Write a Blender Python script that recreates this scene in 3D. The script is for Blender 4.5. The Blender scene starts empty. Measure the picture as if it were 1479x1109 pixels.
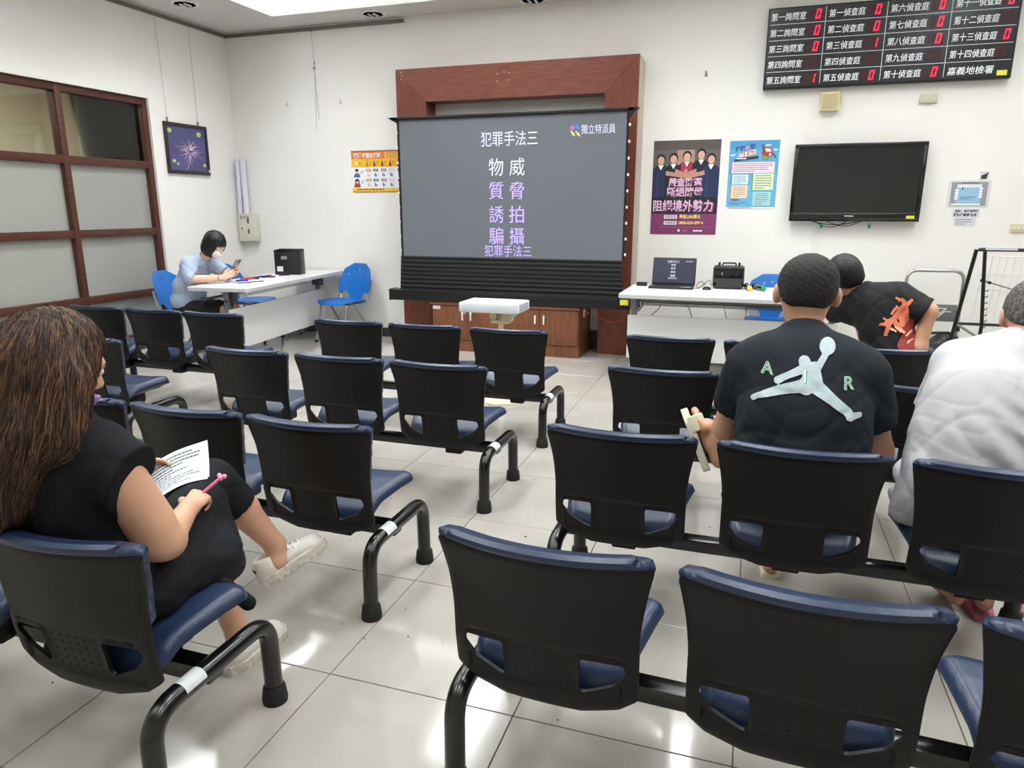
import bpy, bmesh, math, random
import numpy as np
from mathutils import Vector, Matrix
random.seed(7); RNG = np.random.default_rng(7)
SC = bpy.context.scene
COL = SC.collection
PI = math.pi

# ------------------------------------------------------------------ camera
cam_d = bpy.data.cameras.new('camera'); cam = bpy.data.objects.new('camera', cam_d)
COL.objects.link(cam); SC.camera = cam
cam_d.sensor_width = 36.0; cam_d.lens = 1026 / 1479 * 36.0; cam_d.clip_start = 0.05
cam.location = (0, 0, 1.45)
cam.rotation_euler = (math.radians(90 - 13.934), 0, math.radians(18.426))

# ------------------------------------------------------------------ world, exposure
SC.view_settings.view_transform = 'Standard'; SC.view_settings.look = 'None'
SC.view_settings.exposure = 0.54; SC.view_settings.gamma = 1.0
SC.view_settings.use_curve_mapping = False
wd = bpy.data.worlds.new('world'); SC.world = wd; wd.use_nodes = True
wd.node_tree.nodes['Background'].inputs[0].default_value = (0.8, 0.88, 1, 1)
wd.node_tree.nodes['Background'].inputs[1].default_value = 0.1
TUBE_POWER = 5.0         # emission strength of the fluorescent tubes
TROFFER_W = 18.0         # light of each louvred fixture; the louvres cut it off sideways

# ------------------------------------------------------------------ materials
def lin(c):
    return tuple(((v/255)/12.92 if v/255 <= .04045 else ((v/255+.055)/1.055)**2.4) for v in c)
MATS = {}
def mat(name, rgb, rough=.5, metal=0, noise=0, nscale=8, bump=0, bscale=60, spec=None, coat=0,
        alpha=1, trans=0, emit=None, estr=1, stretch=None, rgb2=None, sheen=0, sss=0, coord='Object'):
    if name in MATS: return MATS[name]
    m = bpy.data.materials.new(name); m.use_nodes = True; MATS[name] = m
    nt = m.node_tree; b = nt.nodes['Principled BSDF']; L = nt.links
    c = (*lin(rgb), 1)
    b.inputs['Base Color'].default_value = c
    b.inputs['Roughness'].default_value = rough; b.inputs['Metallic'].default_value = metal
    if spec is not None: b.inputs['Specular IOR Level'].default_value = spec
    if coat: b.inputs['Coat Weight'].default_value = coat; b.inputs['Coat Roughness'].default_value = .15
    if alpha < 1: b.inputs['Alpha'].default_value = alpha
    if trans: b.inputs['Transmission Weight'].default_value = trans
    if sheen: b.inputs['Sheen Weight'].default_value = sheen
    if sss:
        b.inputs['Subsurface Weight'].default_value = sss; b.inputs['Subsurface Radius'].default_value = (.01, .004, .002)
        b.inputs['Subsurface Scale'].default_value = 1.0
    if emit is not None:
        b.inputs['Emission Color'].default_value = (*lin(emit), 1); b.inputs['Emission Strength'].default_value = estr
    vec = None
    if noise or bump:
        tc = nt.nodes.new('ShaderNodeTexCoord'); mp = nt.nodes.new('ShaderNodeMapping')
        L.new(tc.outputs[coord], mp.inputs[0]); vec = mp.outputs[0]
        if stretch: mp.inputs['Scale'].default_value = stretch
    if noise:
        n = nt.nodes.new('ShaderNodeTexNoise'); n.inputs['Scale'].default_value = nscale; n.inputs['Detail'].default_value = 6
        r = nt.nodes.new('ShaderNodeValToRGB'); L.new(vec, n.inputs['Vector']); L.new(n.outputs[0], r.inputs[0])
        c2 = lin(rgb2) if rgb2 else tuple(v*(1-noise) for v in c[:3])
        r.color_ramp.elements[0].color = (*c2, 1); r.color_ramp.elements[1].color = c
        r.color_ramp.elements[0].position = .38; r.color_ramp.elements[1].position = .62
        L.new(r.outputs[0], b.inputs['Base Color'])
    if bump:
        n2 = nt.nodes.new('ShaderNodeTexNoise'); n2.inputs['Scale'].default_value = bscale; n2.inputs['Detail'].default_value = 4
        bp = nt.nodes.new('ShaderNodeBump'); bp.inputs['Strength'].default_value = bump; bp.inputs['Distance'].default_value = .01
        L.new(vec, n2.inputs['Vector']); L.new(n2.outputs[0], bp.inputs['Height']); L.new(bp.outputs[0], b.inputs['Normal'])
    return m

# ------------------------------------------------------------------ object helpers
def tag(o, label=None, cat=None, group=None, kind=None):
    if label: o['label'] = label
    if cat: o['category'] = cat
    if group: o['group'] = group
    if kind: o['kind'] = kind
    return o
def link(name, me, m, parent=None, smooth=False):
    o = bpy.data.objects.new(name, me); COL.objects.link(o)
    if m is not None:
        if not isinstance(m, (list, tuple)): me.materials.clear(); m = [m]
        for k in m: me.materials.append(k)
    if smooth:
        me.polygons.foreach_set('use_smooth', [True]*len(me.polygons))
    if parent: o.parent = parent
    return o
def empty(name, loc=(0,0,0), rz=0):
    o = bpy.data.objects.new(name, None); COL.objects.link(o)
    o.location = loc; o.rotation_euler = (0,0,rz); o.empty_display_size = .1
    return o
def autosmooth(me, ang=35):
    me.polygons.foreach_set('use_smooth', [True]*len(me.polygons))
    bm = bmesh.new(); bm.from_mesh(me)
    for e in bm.edges:
        e.smooth = not (len(e.link_faces) == 2 and e.calc_face_angle(0) > math.radians(ang))
    bm.to_mesh(me); bm.free()
class MB:
    """collects shapes that make up ONE mesh object"""
    def __init__(s): s.bm = bmesh.new()
    def box(s, c, size, bev=0, rot=None, seg=2):
        M = Matrix.Translation(c)
        if rot is not None: M = M @ (rot if isinstance(rot, Matrix) else Matrix.Rotation(rot, 4, 'Z'))
        g = bmesh.ops.create_cube(s.bm, size=1, matrix=M @ Matrix.Diagonal((*size, 1)))
        if bev:
            es = {e for v in g['verts'] for e in v.link_edges}
            bmesh.ops.bevel(s.bm, geom=list(es), offset=bev, segments=seg, profile=.5, affect='EDGES')
        return s
    def bb(s, x0, x1, y0, y1, z0, z1, bev=0):
        return s.box(((x0+x1)/2, (y0+y1)/2, (z0+z1)/2), (x1-x0, y1-y0, z1-z0), bev)
    def cyl(s, p0, p1, r, r2=None, n=20, cap=True):
        p0 = Vector(p0); p1 = Vector(p1); d = p1-p0
        M = Matrix.Translation((p0+p1)/2) @ d.to_track_quat('Z', 'Y').to_matrix().to_4x4()
        bmesh.ops.create_cone(s.bm, cap_ends=cap, segments=n, radius1=r, radius2=r if r2 is None else r2, depth=d.length, matrix=M)
        return s
    def ball(s, c, r, sc=(1,1,1), n=16, rot=None):
        M = Matrix.Translation(c)
        if rot is not None: M = M @ rot
        bmesh.ops.create_uvsphere(s.bm, u_segments=n, v_segments=n//2+2, radius=r, matrix=M @ Matrix.Diagonal((*sc, 1)))
        return s
    def tube(s, pts, r, n=10, cap=True, rs=None):
        P = [Vector(p) for p in pts]; rings = []; up = None
        for i, p in enumerate(P):
            t = (P[min(i+1, len(P)-1)] - P[max(i-1, 0)]).normalized()
            if up is None:
                up = Vector((0,0,1)) if abs(t.z) < .9 else Vector((1,0,0))
            a = t.cross(up).normalized(); b = a.cross(t).normalized(); up = b
            rr = rs[i] if rs else r
            rings.append([s.bm.verts.new(p + (a*math.cos(2*PI*k/n) + b*math.sin(2*PI*k/n))*rr) for k in range(n)])
        for A, B in zip(rings, rings[1:]):
            for k in range(n): s.bm.faces.new((A[k], A[(k+1)%n], B[(k+1)%n], B[k]))
        if cap:
            s.bm.faces.new(rings[0][::-1]); s.bm.faces.new(rings[-1])
        return s
    def prism(s, pts, z0, z1, M=None):
        """polygon pts in XY extruded z0..z1, then transformed by M"""
        M = M or Matrix()
        a = [s.bm.verts.new(M @ Vector((x, y, z0))) for x, y in pts]; b = [s.bm.verts.new(M @ Vector((x, y, z1))) for x, y in pts]
        s.bm.faces.new(a[::-1]); s.bm.faces.new(b); n = len(pts)
        for k in range(n): s.bm.faces.new((a[k], a[(k+1)%n], b[(k+1)%n], b[k]))
        return s
    def lathe(s, prof, n=24, M=None):
        M = M or Matrix(); rings = []
        for r, z in prof:
            rings.append([s.bm.verts.new(M @ Vector((r*math.cos(2*PI*k/n), r*math.sin(2*PI*k/n), z))) for k in range(n)])
        for A, B in zip(rings, rings[1:]):
            for k in range(n): s.bm.faces.new((A[k], A[(k+1)%n], B[(k+1)%n], B[k]))
        s.bm.faces.new(rings[0][::-1]); s.bm.faces.new(rings[-1])
        return s
    def build(s, name, m, parent=None, smooth=True, ang=35, normals=True):
        if normals: bmesh.ops.recalc_face_normals(s.bm, faces=s.bm.faces)
        me = bpy.data.meshes.new(name); s.bm.to_mesh(me); s.bm.free()
        if smooth: autosmooth(me, ang)
        return link(name, me, m, parent)
def bend(pts, r, n=6):
    """polyline with rounded corners"""
    P = [Vector(p) for p in pts]; out = [P[0]]
    for a, b, c in zip(P, P[1:], P[2:]):
        u = (a-b).normalized(); v = (c-b).normalized(); ang = u.angle(v)
        d = min(r/math.tan(ang/2), (a-b).length*.49, (c-b).length*.49) if ang < PI-1e-3 else 0
        for k in range(n+1):
            t = k/n; out.append((b+u*d)*(1-t)**2 + b*2*t*(1-t) + (b+v*d)*t*t)
    return out + [P[-1]]
def text(name, s, size, loc, rot, m, parent=None, align='CENTER', depth=.001, width=None, bold=0, shear=0, vcenter=False):
    """raised lettering as a mesh; rot is a Matrix (local x = reading direction, y = up)"""
    cu = bpy.data.curves.new('t', 'FONT'); cu.body = s; cu.size = size; cu.align_x = align; cu.extrude = depth/2
    if vcenter: cu.align_y = 'CENTER'
    cu.resolution_u = 2; cu.offset = bold; cu.shear = shear
    to = bpy.data.objects.new('t', cu); COL.objects.link(to)
    dg = bpy.context.evaluated_depsgraph_get(); dg.update()
    me = bpy.data.meshes.new_from_object(to.evaluated_get(dg)); bpy.data.objects.remove(to)
    if not len(me.vertices): return None
    if width:
        xs = [v.co.x for v in me.vertices]; w = max(xs)-min(xs); f = width/w
        for v in me.vertices: v.co.x *= f
    me.transform(Matrix.Translation(loc) @ rot)
    return link(name, me, m, parent)
def join_objs(name, objs, parent=None):
    """merge text meshes into one object (one printed layer)"""
    objs = [o for o in objs if o]; bm = bmesh.new(); mats = []
    for o in objs:
        off = len(bm.faces); m = o.data.materials[0]
        if m not in mats: mats.append(m)
        bm.from_mesh(o.data); bm.faces.ensure_lookup_table()
        for f in bm.faces[off:]: f.material_index = mats.index(m)
    me = bpy.data.meshes.new(name); bm.to_mesh(me); bm.free()
    for o in objs: bpy.data.objects.remove(o)
    return link(name, me, mats, parent)
FRONT = Matrix.Rotation(PI/2, 4, 'X')                  # faces -Y
FACEX = Matrix.Rotation(PI/2, 4, 'Z') @ FRONT          # faces +X

# 2-D signed distance helpers and the plate builder
def polysdf(P, X, Y, r=0):
    P = np.array(P, float); n = len(P); d = np.full(X.shape, 1e9); s = np.ones(X.shape)
    for i in range(n):
        a = P[i]; b = P[i-1]; e = b-a; wx = X-a[0]; wy = Y-a[1]
        t = np.clip((wx*e[0]+wy*e[1])/(e@e), 0, 1)
        d = np.minimum(d, (wx-e[0]*t)**2+(wy-e[1]*t)**2)
        c1 = Y >= a[1]; c2 = Y < b[1]; c3 = e[0]*wy > e[1]*wx
        s = np.where((c1&c2&c3)|(~c1&~c2&~c3), -s, s)
    return s*np.sqrt(d)-r
def plate(name, sdf, bounds, res, warp, front, back, m, parent=None):
    x0, x1, z0, z1 = bounds; nx = int((x1-x0)/res)+2; nz = int((z1-z0)/res)+2
    gx = x0+np.arange(nx)*res; gz = z0+np.arange(nz)*res
    X, Z = np.meshgrid(gx, gz, indexing='ij'); D = sdf(X, Z)
    keep = (D[:-1,:-1]+D[1:,:-1]+D[1:,1:]+D[:-1,1:])/4 < 0
    idx = -np.ones(X.shape, int); used = np.zeros(X.shape, bool)
    used[:-1,:-1] |= keep; used[1:,:-1] |= keep; used[1:,1:] |= keep; used[:-1,1:] |= keep
    cnt = np.zeros(X.shape, int)
    for a in (slice(0,-1), slice(1,None)):
        for b in (slice(0,-1), slice(1,None)): cnt[a,b] += keep
    bd = used & (cnt < 4)
    h = 1e-4
    for _ in range(3):
        xb = X[bd]; zb = Z[bd]; d = sdf(xb, zb)
        gxx = (sdf(xb+h, zb)-sdf(xb-h, zb))/(2*h); gzz = (sdf(xb, zb+h)-sdf(xb, zb-h))/(2*h)
        g2 = np.maximum(gxx**2+gzz**2, .2)
        X[bd] = xb-d*gxx/g2; Z[bd] = zb-d*gzz/g2
    xs = X[used]; zs = Z[used]; ds = np.minimum(sdf(xs, zs), 0)
    idx[used] = np.arange(used.sum()); N = len(xs)
    f = np.array(warp(xs, zs, front(xs, zs, -ds))).T; k = np.array(warp(xs, zs, back(xs, zs, -ds))).T
    V = np.concatenate([f, k]); i, j = np.nonzero(keep)
    q = np.stack([idx[i,j], idx[i+1,j], idx[i+1,j+1], idx[i,j+1]], 1)
    F = [tuple(r) for r in q.tolist()] + [tuple((r[::-1]+N)) for r in q]
    edges = {}
    for r in q.tolist():
        for a, b in zip(r, r[1:]+r[:1]): edges[(a, b)] = 1
    for (a, b) in edges:
        if (b, a) not in edges: F.append((b, a, a+N, b+N))
    me = bpy.data.meshes.new(name); me.from_pydata(V.tolist(), [], [tuple(int(t) for t in f_) for f_ in F]); me.validate()
    bm = bmesh.new(); bm.from_mesh(me); bmesh.ops.recalc_face_normals(bm, faces=bm.faces); bm.to_mesh(me); bm.free()
    autosmooth(me, 50)
    return link(name, me, m, parent)
def puff(t, r):
    return lambda x, z, d: t*np.sqrt(np.maximum(1-(1-np.minimum(d/r, 1))**2, 0))
def sstep(a, b, x):
    t = np.clip((x-a)/(b-a), 0, 1); return t*t*(3-2*t)

# 3-D signed distance modelling (used for people and soft things): naive surface nets
def surface_nets(f, lo, hi, res):
    lo = np.array(lo, float); n = np.ceil((np.array(hi)-lo)/res).astype(int)+1
    ax = [lo[i]+np.arange(n[i])*res for i in range(3)]
    G = np.empty(n, np.float32)
    for a in range(0, n[0], 24):
        X, Y, Z = np.meshgrid(ax[0][a:a+24], ax[1], ax[2], indexing='ij')
        G[a:a+24] = f(X, Y, Z)
    S = G < 0
    c = np.zeros(tuple(n-1), np.int8)
    for dx in (0,1):
        for dy in (0,1):
            for dz in (0,1): c += S[dx:n[0]-1+dx, dy:n[1]-1+dy, dz:n[2]-1+dz]
    act = (c > 0) & (c < 8); I = np.argwhere(act); vid = -np.ones(act.shape, int); vid[act] = np.arange(len(I))
    acc = np.zeros((len(I), 3)); cn = np.zeros(len(I))
    cs = [(dx, dy, dz) for dx in (0,1) for dy in (0,1) for dz in (0,1)]
    for p in cs:
        for axn in range(3):
            if p[axn]: continue
            q = list(p); q[axn] = 1
            a = G[I[:,0]+p[0], I[:,1]+p[1], I[:,2]+p[2]]; b = G[I[:,0]+q[0], I[:,1]+q[1], I[:,2]+q[2]]
            mk = (a < 0) != (b < 0); t = np.where(mk, a/np.where(mk, a-b, 1), 0)
            pt = np.tile(np.array(p, float), (len(I), 1)); pt[:, axn] = t
            acc += pt*mk[:, None]; cn += mk
    V = lo+(I+acc/cn[:, None])*res
    F = []
    for axn in range(3):
        o1, o2 = [(1,2),(2,0),(0,1)][axn]
        sl = [slice(0, n[i]-1) for i in range(3)]; A = G[tuple(sl)]
        sl2 = list(sl); sl2[axn] = slice(1, n[axn]); B = G[tuple(sl2)]
        mk = (A < 0) != (B < 0); J = np.argwhere(mk); J = J[(J[:, o1] > 0) & (J[:, o2] > 0)]
        d1 = np.zeros(3, int); d1[o1] = 1; d2 = np.zeros(3, int); d2[o2] = 1
        g = lambda K: vid[K[:,0], K[:,1], K[:,2]]
        q = np.stack([g(J-d1-d2), g(J-d2), g(J), g(J-d1)], 1)
        neg = A[J[:,0], J[:,1], J[:,2]] < 0
        q[~neg] = q[~neg][:, ::-1]
        F.append(q[(q >= 0).all(1)])
    return V, np.concatenate(F)
def sdf_obj(name, f, lo, hi, res, m, parent=None, cut=None):
    V, F = surface_nets(f, lo, hi, res)
    me = bpy.data.meshes.new(name)
    me.vertices.add(len(V)); me.vertices.foreach_set('co', V.astype(np.float32).ravel())
    me.loops.add(F.size); me.loops.foreach_set('vertex_index', F.astype(np.int32).ravel())
    me.polygons.add(len(F)); me.polygons.foreach_set('loop_start', np.arange(0, F.size, 4, dtype=np.int32))
    me.update(calc_edges=True); me.validate()
    return link(name, me, m, parent, smooth=True)
def smin(a, b, k):
    h = np.maximum(k-np.abs(a-b), 0)/k
    return np.minimum(a, b)-h*h*k*.25
def union(ds, k):
    r = ds[0]
    for d in ds[1:]: r = smin(r, d, k)
    return r
def cap(p0, p1, r0, r1=None):
    """tapered capsule"""
    p0 = np.array(p0, float); e = np.array(p1, float)-p0; L2 = max(e@e, 1e-9); r1 = r0 if r1 is None else r1
    def f(X, Y, Z):
        x = X-p0[0]; y = Y-p0[1]; z = Z-p0[2]; t = np.clip((x*e[0]+y*e[1]+z*e[2])/L2, 0, 1)
        return np.sqrt((x-e[0]*t)**2+(y-e[1]*t)**2+(z-e[2]*t)**2)-(r0+(r1-r0)*t)
    return f
def ell(c, r, R=None):
    """ellipsoid; R = 3x3 rotation whose columns are the local axes"""
    c = np.array(c, float); r = np.array(r, float)
    def f(X, Y, Z):
        p = [X-c[0], Y-c[1], Z-c[2]]
        if R is not None: p = [sum(R[j][i]*p[j] for j in range(3)) for i in range(3)]
        k0 = np.sqrt(sum((p[i]/r[i])**2 for i in range(3))); k1 = np.sqrt(sum((p[i]/r[i]**2)**2 for i in range(3)))
        return k0*(k0-1)/np.maximum(k1, 1e-6)
    return f
def shape(fs, k): return lambda X, Y, Z: union([f(X, Y, Z) for f in fs], k)
def rotm(x=0, y=0, z=0):
    M = Matrix.Rotation(math.radians(z), 3, 'Z') @ Matrix.Rotation(math.radians(y), 3, 'Y') @ Matrix.Rotation(math.radians(x), 3, 'X')
    return np.array(M)
def copy_tree(o, parent=None):
    c = o.copy(); COL.objects.link(c)
    if parent: c.parent = parent
    for ch in [k for k in o.children]: copy_tree(ch, c)
    return c
# ================================================================== THE ROOM
WY, LX, RX, BY, CZ = 7.28, -5.85, 4.99, -2.0, 3.365     # front wall, left wall, right wall, rear wall, ceiling
T0X, T0Y, TP = -1.182, 1.7015, .618                      # floor tile grid
m_wall = mat('plaster', (236, 234, 228), .85, noise=.03, nscale=1.3, bump=.05, bscale=90)
m_ceil = mat('ceiling_paint', (214, 213, 208), .9)
m_grout = mat('grout', (96, 90, 84), .8)
m_black = mat('black_plastic', (17, 17, 18), .42, bump=.03, bscale=300)
m_blacksoft = mat('black_matt', (20, 20, 21), .6)
m_chrome = mat('chrome', (200, 202, 205), .18, 1)
m_steel = mat('grey_steel', (140, 142, 145), .35, .8)
m_white = mat('white_plastic', (225, 226, 224), .4)
m_cream = mat('cream_plastic', (214, 205, 172), .45)
m_paper = mat('paper', (232, 233, 232), .7)
m_brown = mat('window_brown', (84, 50, 39), .45, noise=.25, nscale=4, stretch=(1,1,8), spec=.3)

def tile_material():
    m = bpy.data.materials.new('polished_tile'); m.use_nodes = True; nt = m.node_tree; L = nt.links
    b = nt.nodes['Principled BSDF']; g = nt.nodes.new('ShaderNodeNewGeometry')
    n = nt.nodes.new('ShaderNodeTexNoise'); n.inputs['Scale'].default_value = 2.2; n.inputs['Detail'].default_value = 5
    oi = nt.nodes.new('ShaderNodeObjectInfo')
    r = nt.nodes.new('ShaderNodeValToRGB'); r.color_ramp.elements[0].position = .3; r.color_ramp.elements[1].position = .7
    r.color_ramp.elements[0].color = (*lin((158, 153, 144)), 1); r.color_ramp.elements[1].color = (*lin((171, 167, 159)), 1)
    L.new(g.outputs['Position'], n.inputs['Vector']); L.new(n.outputs[0], r.inputs[0])
    hv = nt.nodes.new('ShaderNodeHueSaturation'); ma = nt.nodes.new('ShaderNodeMath'); ma.operation = 'MULTIPLY_ADD'
    ma.inputs[1].default_value = .06; ma.inputs[2].default_value = .96
    L.new(oi.outputs['Random'], ma.inputs[0]); L.new(ma.outputs[0], hv.inputs['Value']); L.new(r.outputs[0], hv.inputs['Color'])
    # scattered dark specks of dirt
    v = nt.nodes.new('ShaderNodeTexNoise'); v.inputs['Scale'].default_value = 38; v.inputs['Detail'].default_value = 2
    L.new(g.outputs['Position'], v.inputs['Vector'])
    r2 = nt.nodes.new('ShaderNodeValToRGB'); r2.color_ramp.elements[0].position = .245; r2.color_ramp.elements[1].position = .27
    L.new(v.outputs[0], r2.inputs[0])
    mx = nt.nodes.new('ShaderNodeMix'); mx.data_type = 'RGBA'; mx.inputs['A'].default_value = (.05, .04, .035, 1)
    L.new(r2.outputs[0], mx.inputs['Factor']); L.new(hv.outputs[0], mx.inputs['B']); L.new(mx.outputs['Result'], b.inputs['Base Color'])
    b.inputs['Roughness'].default_value = .1; b.inputs['Specular IOR Level'].default_value = .55
    n3 = nt.nodes.new('ShaderNodeTexNoise'); n3.inputs['Scale'].default_value = 6
    bp = nt.nodes.new('ShaderNodeBump'); bp.inputs['Strength'].default_value = .02; bp.inputs['Distance'].default_value = .02
    L.new(g.outputs['Position'], n3.inputs['Vector']); L.new(n3.outputs[0], bp.inputs['Height']); L.new(bp.outputs[0], b.inputs['Normal'])
    return m
m_tile = tile_material()

floor = MB().bb(LX-.1, RX+.1, BY-.1, WY+.1, -.12, -.006).build('floor', m_grout, smooth=False)
tag(floor, kind='structure')
tile_me = None
ix0 = math.floor((LX-T0X)/TP); ix1 = math.ceil((RX-T0X)/TP); iy0 = math.floor((BY-T0Y)/TP); iy1 = math.ceil((WY-T0Y)/TP)
for i in range(ix0, ix1):
    for j in range(iy0, iy1):
        xa = max(T0X+i*TP, LX); xb = min(T0X+(i+1)*TP, RX); ya = max(T0Y+j*TP, BY); yb = min(T0Y+(j+1)*TP, WY)
        if xb-xa < .01 or yb-ya < .01: continue
        if tile_me is None:
            o = MB().box((0,0,-.005), (TP-.0035, TP-.0035, .010), .0012, seg=1).build('tile', m_tile, floor, smooth=False); tile_me = o.data
        else:
            o = bpy.data.objects.new('tile', tile_me); COL.objects.link(o); o.parent = floor
        o.location = ((xa+xb)/2, (ya+yb)/2, 0); o.scale = ((xb-xa)/TP, (yb-ya)/TP, 1)

# walls
tag(MB().bb(LX, RX, WY, WY+.15, 0, 4.0).build('wall_front', m_wall), kind='structure')
tag(MB().bb(RX, RX+.15, BY-.1, WY+.15, 0, 4.0).build('wall_right', m_wall), kind='structure')
tag(MB().bb(LX-.15, RX+.15, BY-.15, BY, 0, 4.0).build('wall_back', m_wall), kind='structure')
WIN_Y0, WIN_Y1, WIN_Z0, WIN_Z1 = 1.25, 6.03, .13, 2.51
wl = MB()
wl.bb(LX-.15, LX, BY, WIN_Y0, 0, 4.0); wl.bb(LX-.15, LX, WIN_Y1, WY+.15, 0, 4.0)
wl.bb(LX-.15, LX, WIN_Y0, WIN_Y1, WIN_Z1, 4.0); wl.bb(LX-.15, LX, WIN_Y0, WIN_Y1, 0, WIN_Z0)
tag(wl.build('wall_left', m_wall), kind='structure')

# ceiling with the long lit coffer
CX0, CX1, CY0, CY1, CD = -4.89, 4.2, -1.2, 6.83, .26
ce = MB()
ce.bb(LX, CX0, BY, WY, CZ, CZ+.1); ce.bb(CX1, RX, BY, WY, CZ, CZ+.1)
ce.bb(CX0, CX1, BY, CY0, CZ, CZ+.1); ce.bb(CX0, CX1, CY1, WY, CZ, CZ+.1)
ce.bb(CX0-.05, CX0, CY0, CY1, CZ+.1, CZ+CD); ce.bb(CX1, CX1+.05, CY0, CY1, CZ+.1, CZ+CD)
ce.bb(CX0, CX1, CY0-.05, CY0, CZ+.1, CZ+CD); ce.bb(CX0, CX1, CY1, CY1+.05, CZ+.1, CZ+CD)
ce.bb(CX0-.05, CX1+.05, CY0-.05, CY1+.05, CZ+CD, CZ+CD+.08)
tag(ce.build('ceiling', m_ceil, smooth=False), kind='structure')
# added glowing sheet that whitens the coffer and softens the room light
tag(MB().bb(CX0, CX1, CY0, CY1, CZ+CD-.0015, CZ+CD).build('coffer_fill_glow', mat('fill_glow', (240, 240, 240), .5, emit=(255, 255, 252), estr=.42), smooth=False), kind='structure')

# fluorescent troffers in the coffer: white tray, three tubes, cross louvres
m_tube = mat('fluorescent_tube', (255, 255, 255), .4, emit=(248, 251, 255), estr=TUBE_POWER)
m_tray = mat('troffer_white', (238, 240, 240), .3)
def troffer(): 
    t = empty('ceiling_light', (0,0,0))
    tray = MB(); L_, W_ = 1.2, .6
    tray.bb(-W_/2, W_/2, -L_/2, L_/2, -.01, .0)
    for s in (-1, 1):
        tray.bb(s*W_/2-.012, s*W_/2+.012, -L_/2, L_/2, -.09, 0); tray.bb(-W_/2, W_/2, s*L_/2-.012, s*L_/2+.012, -.09, 0)
    tray.build('housing', m_tray, t, smooth=False)
    for x in (-.19, 0, .19): MB().cyl((x, -.58, -.045), (x, .58, -.045), .016, n=8).build('tube', m_tube, t)
    lv = MB()
    for k in range(1, 16): lv.bb(-W_/2+.012, W_/2-.012, -L_/2+k*L_/16-.002, -L_/2+k*L_/16+.002, -.085, -.065)
    lv.build('louvre', m_tray, t, smooth=False)
    ld_ = bpy.data.lights.new('fluorescent_light', 'AREA'); ld_.shape = 'RECTANGLE'; ld_.size = .5; ld_.size_y = 1.12
    ld_.energy = TROFFER_W; ld_.color = (.96, .985, 1.0); ld_.spread = math.radians(130)
    lo = bpy.data.objects.new('fluorescent_light', ld_); COL.objects.link(lo); lo.parent = t; lo.location = (0, 0, -.064)
    return t
troff0 = None; labs = {}
for i, x in enumerate((-4.45, -2.36, -.27, 1.82)):
    for j, y in enumerate((5.7, 3.9, 2.1, .3)):
        t = troffer() if troff0 is None else copy_tree(troff0)
        troff0 = troff0 or t
        for c_ in t.children:                                # row strengths weighted to brighten the front wall and dim the near floor
            if c_.type == 'LIGHT':
                if j: c_.data = c_.data.copy()
                c_.data.energy = TROFFER_W*(1.22, 1.08, .72, .55)[j]
        t.location = (x, y, CZ+CD-.002)
        tag(t, 'louvred ceiling light %s, %s' % (('in the row nearest the window wall', 'over the left bench aisle', 'over the middle aisle', 'in the row farthest right')[i], ('nearest the front wall', 'second from the front wall', 'third from the front wall', 'farthest from the front wall')[j]), 'ceiling light', 'fluorescent lights in the coffer')

# glowing strip added to brighten the coffer's inner sides
cs_ = MB().bb(CX0+.06, CX1-.06, CY1-.13, CY1-.11, CZ+.21, CZ+.23); cs_.bb(CX0+.11, CX0+.13, CY0+.06, CY1-.06, CZ+.21, CZ+.23)
tag(cs_.build('coffer_fill_strip', mat('strip_glow', (255, 255, 255), .5, emit=(252, 253, 255), estr=9), smooth=False), kind='structure')
# picture rails and cables
m_rail = mat('rail_metal', (128, 122, 112), .4, .6)
r = MB().bb(LX, LX+.02, 5.2, WY-.03, CZ-.055, CZ-.02); r.bb(LX, -3.607, WY-.02, WY, CZ-.055, CZ-.02)
tag(r.build('trim_1', m_rail, smooth=False), kind='structure')

# recessed downlights (switched off)
def downlight(x, y, lab):
    t = empty('downlight', (x, y, CZ)); M = Matrix.Identity(4)
    MB().lathe([(.125, -.008), (.13, -.002), (.105, .001), (.10, -.008)], 28).build('trim_ring', m_tray, t)
    MB().lathe([(.099, -.006), (.08, -.001), (.0, -.0005)], 28).build('reflector', mat('dull_reflector', (150, 150, 148), .35, .7), t)
    for s in (-.03, .03): MB().cyl((s, -.045, -.012), (s, .045, -.012), .012, n=8).build('bulb', m_white, t)
    tag(t, lab, 'downlight'); return t
downlight(-5.385, 6.16, 'unlit round downlight over the left wall picture')
downlight(-3.84, 7.06, 'unlit round downlight above the hanging spare cable')
downlight(-2.158, 7.10, 'unlit round downlight at the top edge above the wooden portal')

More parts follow.
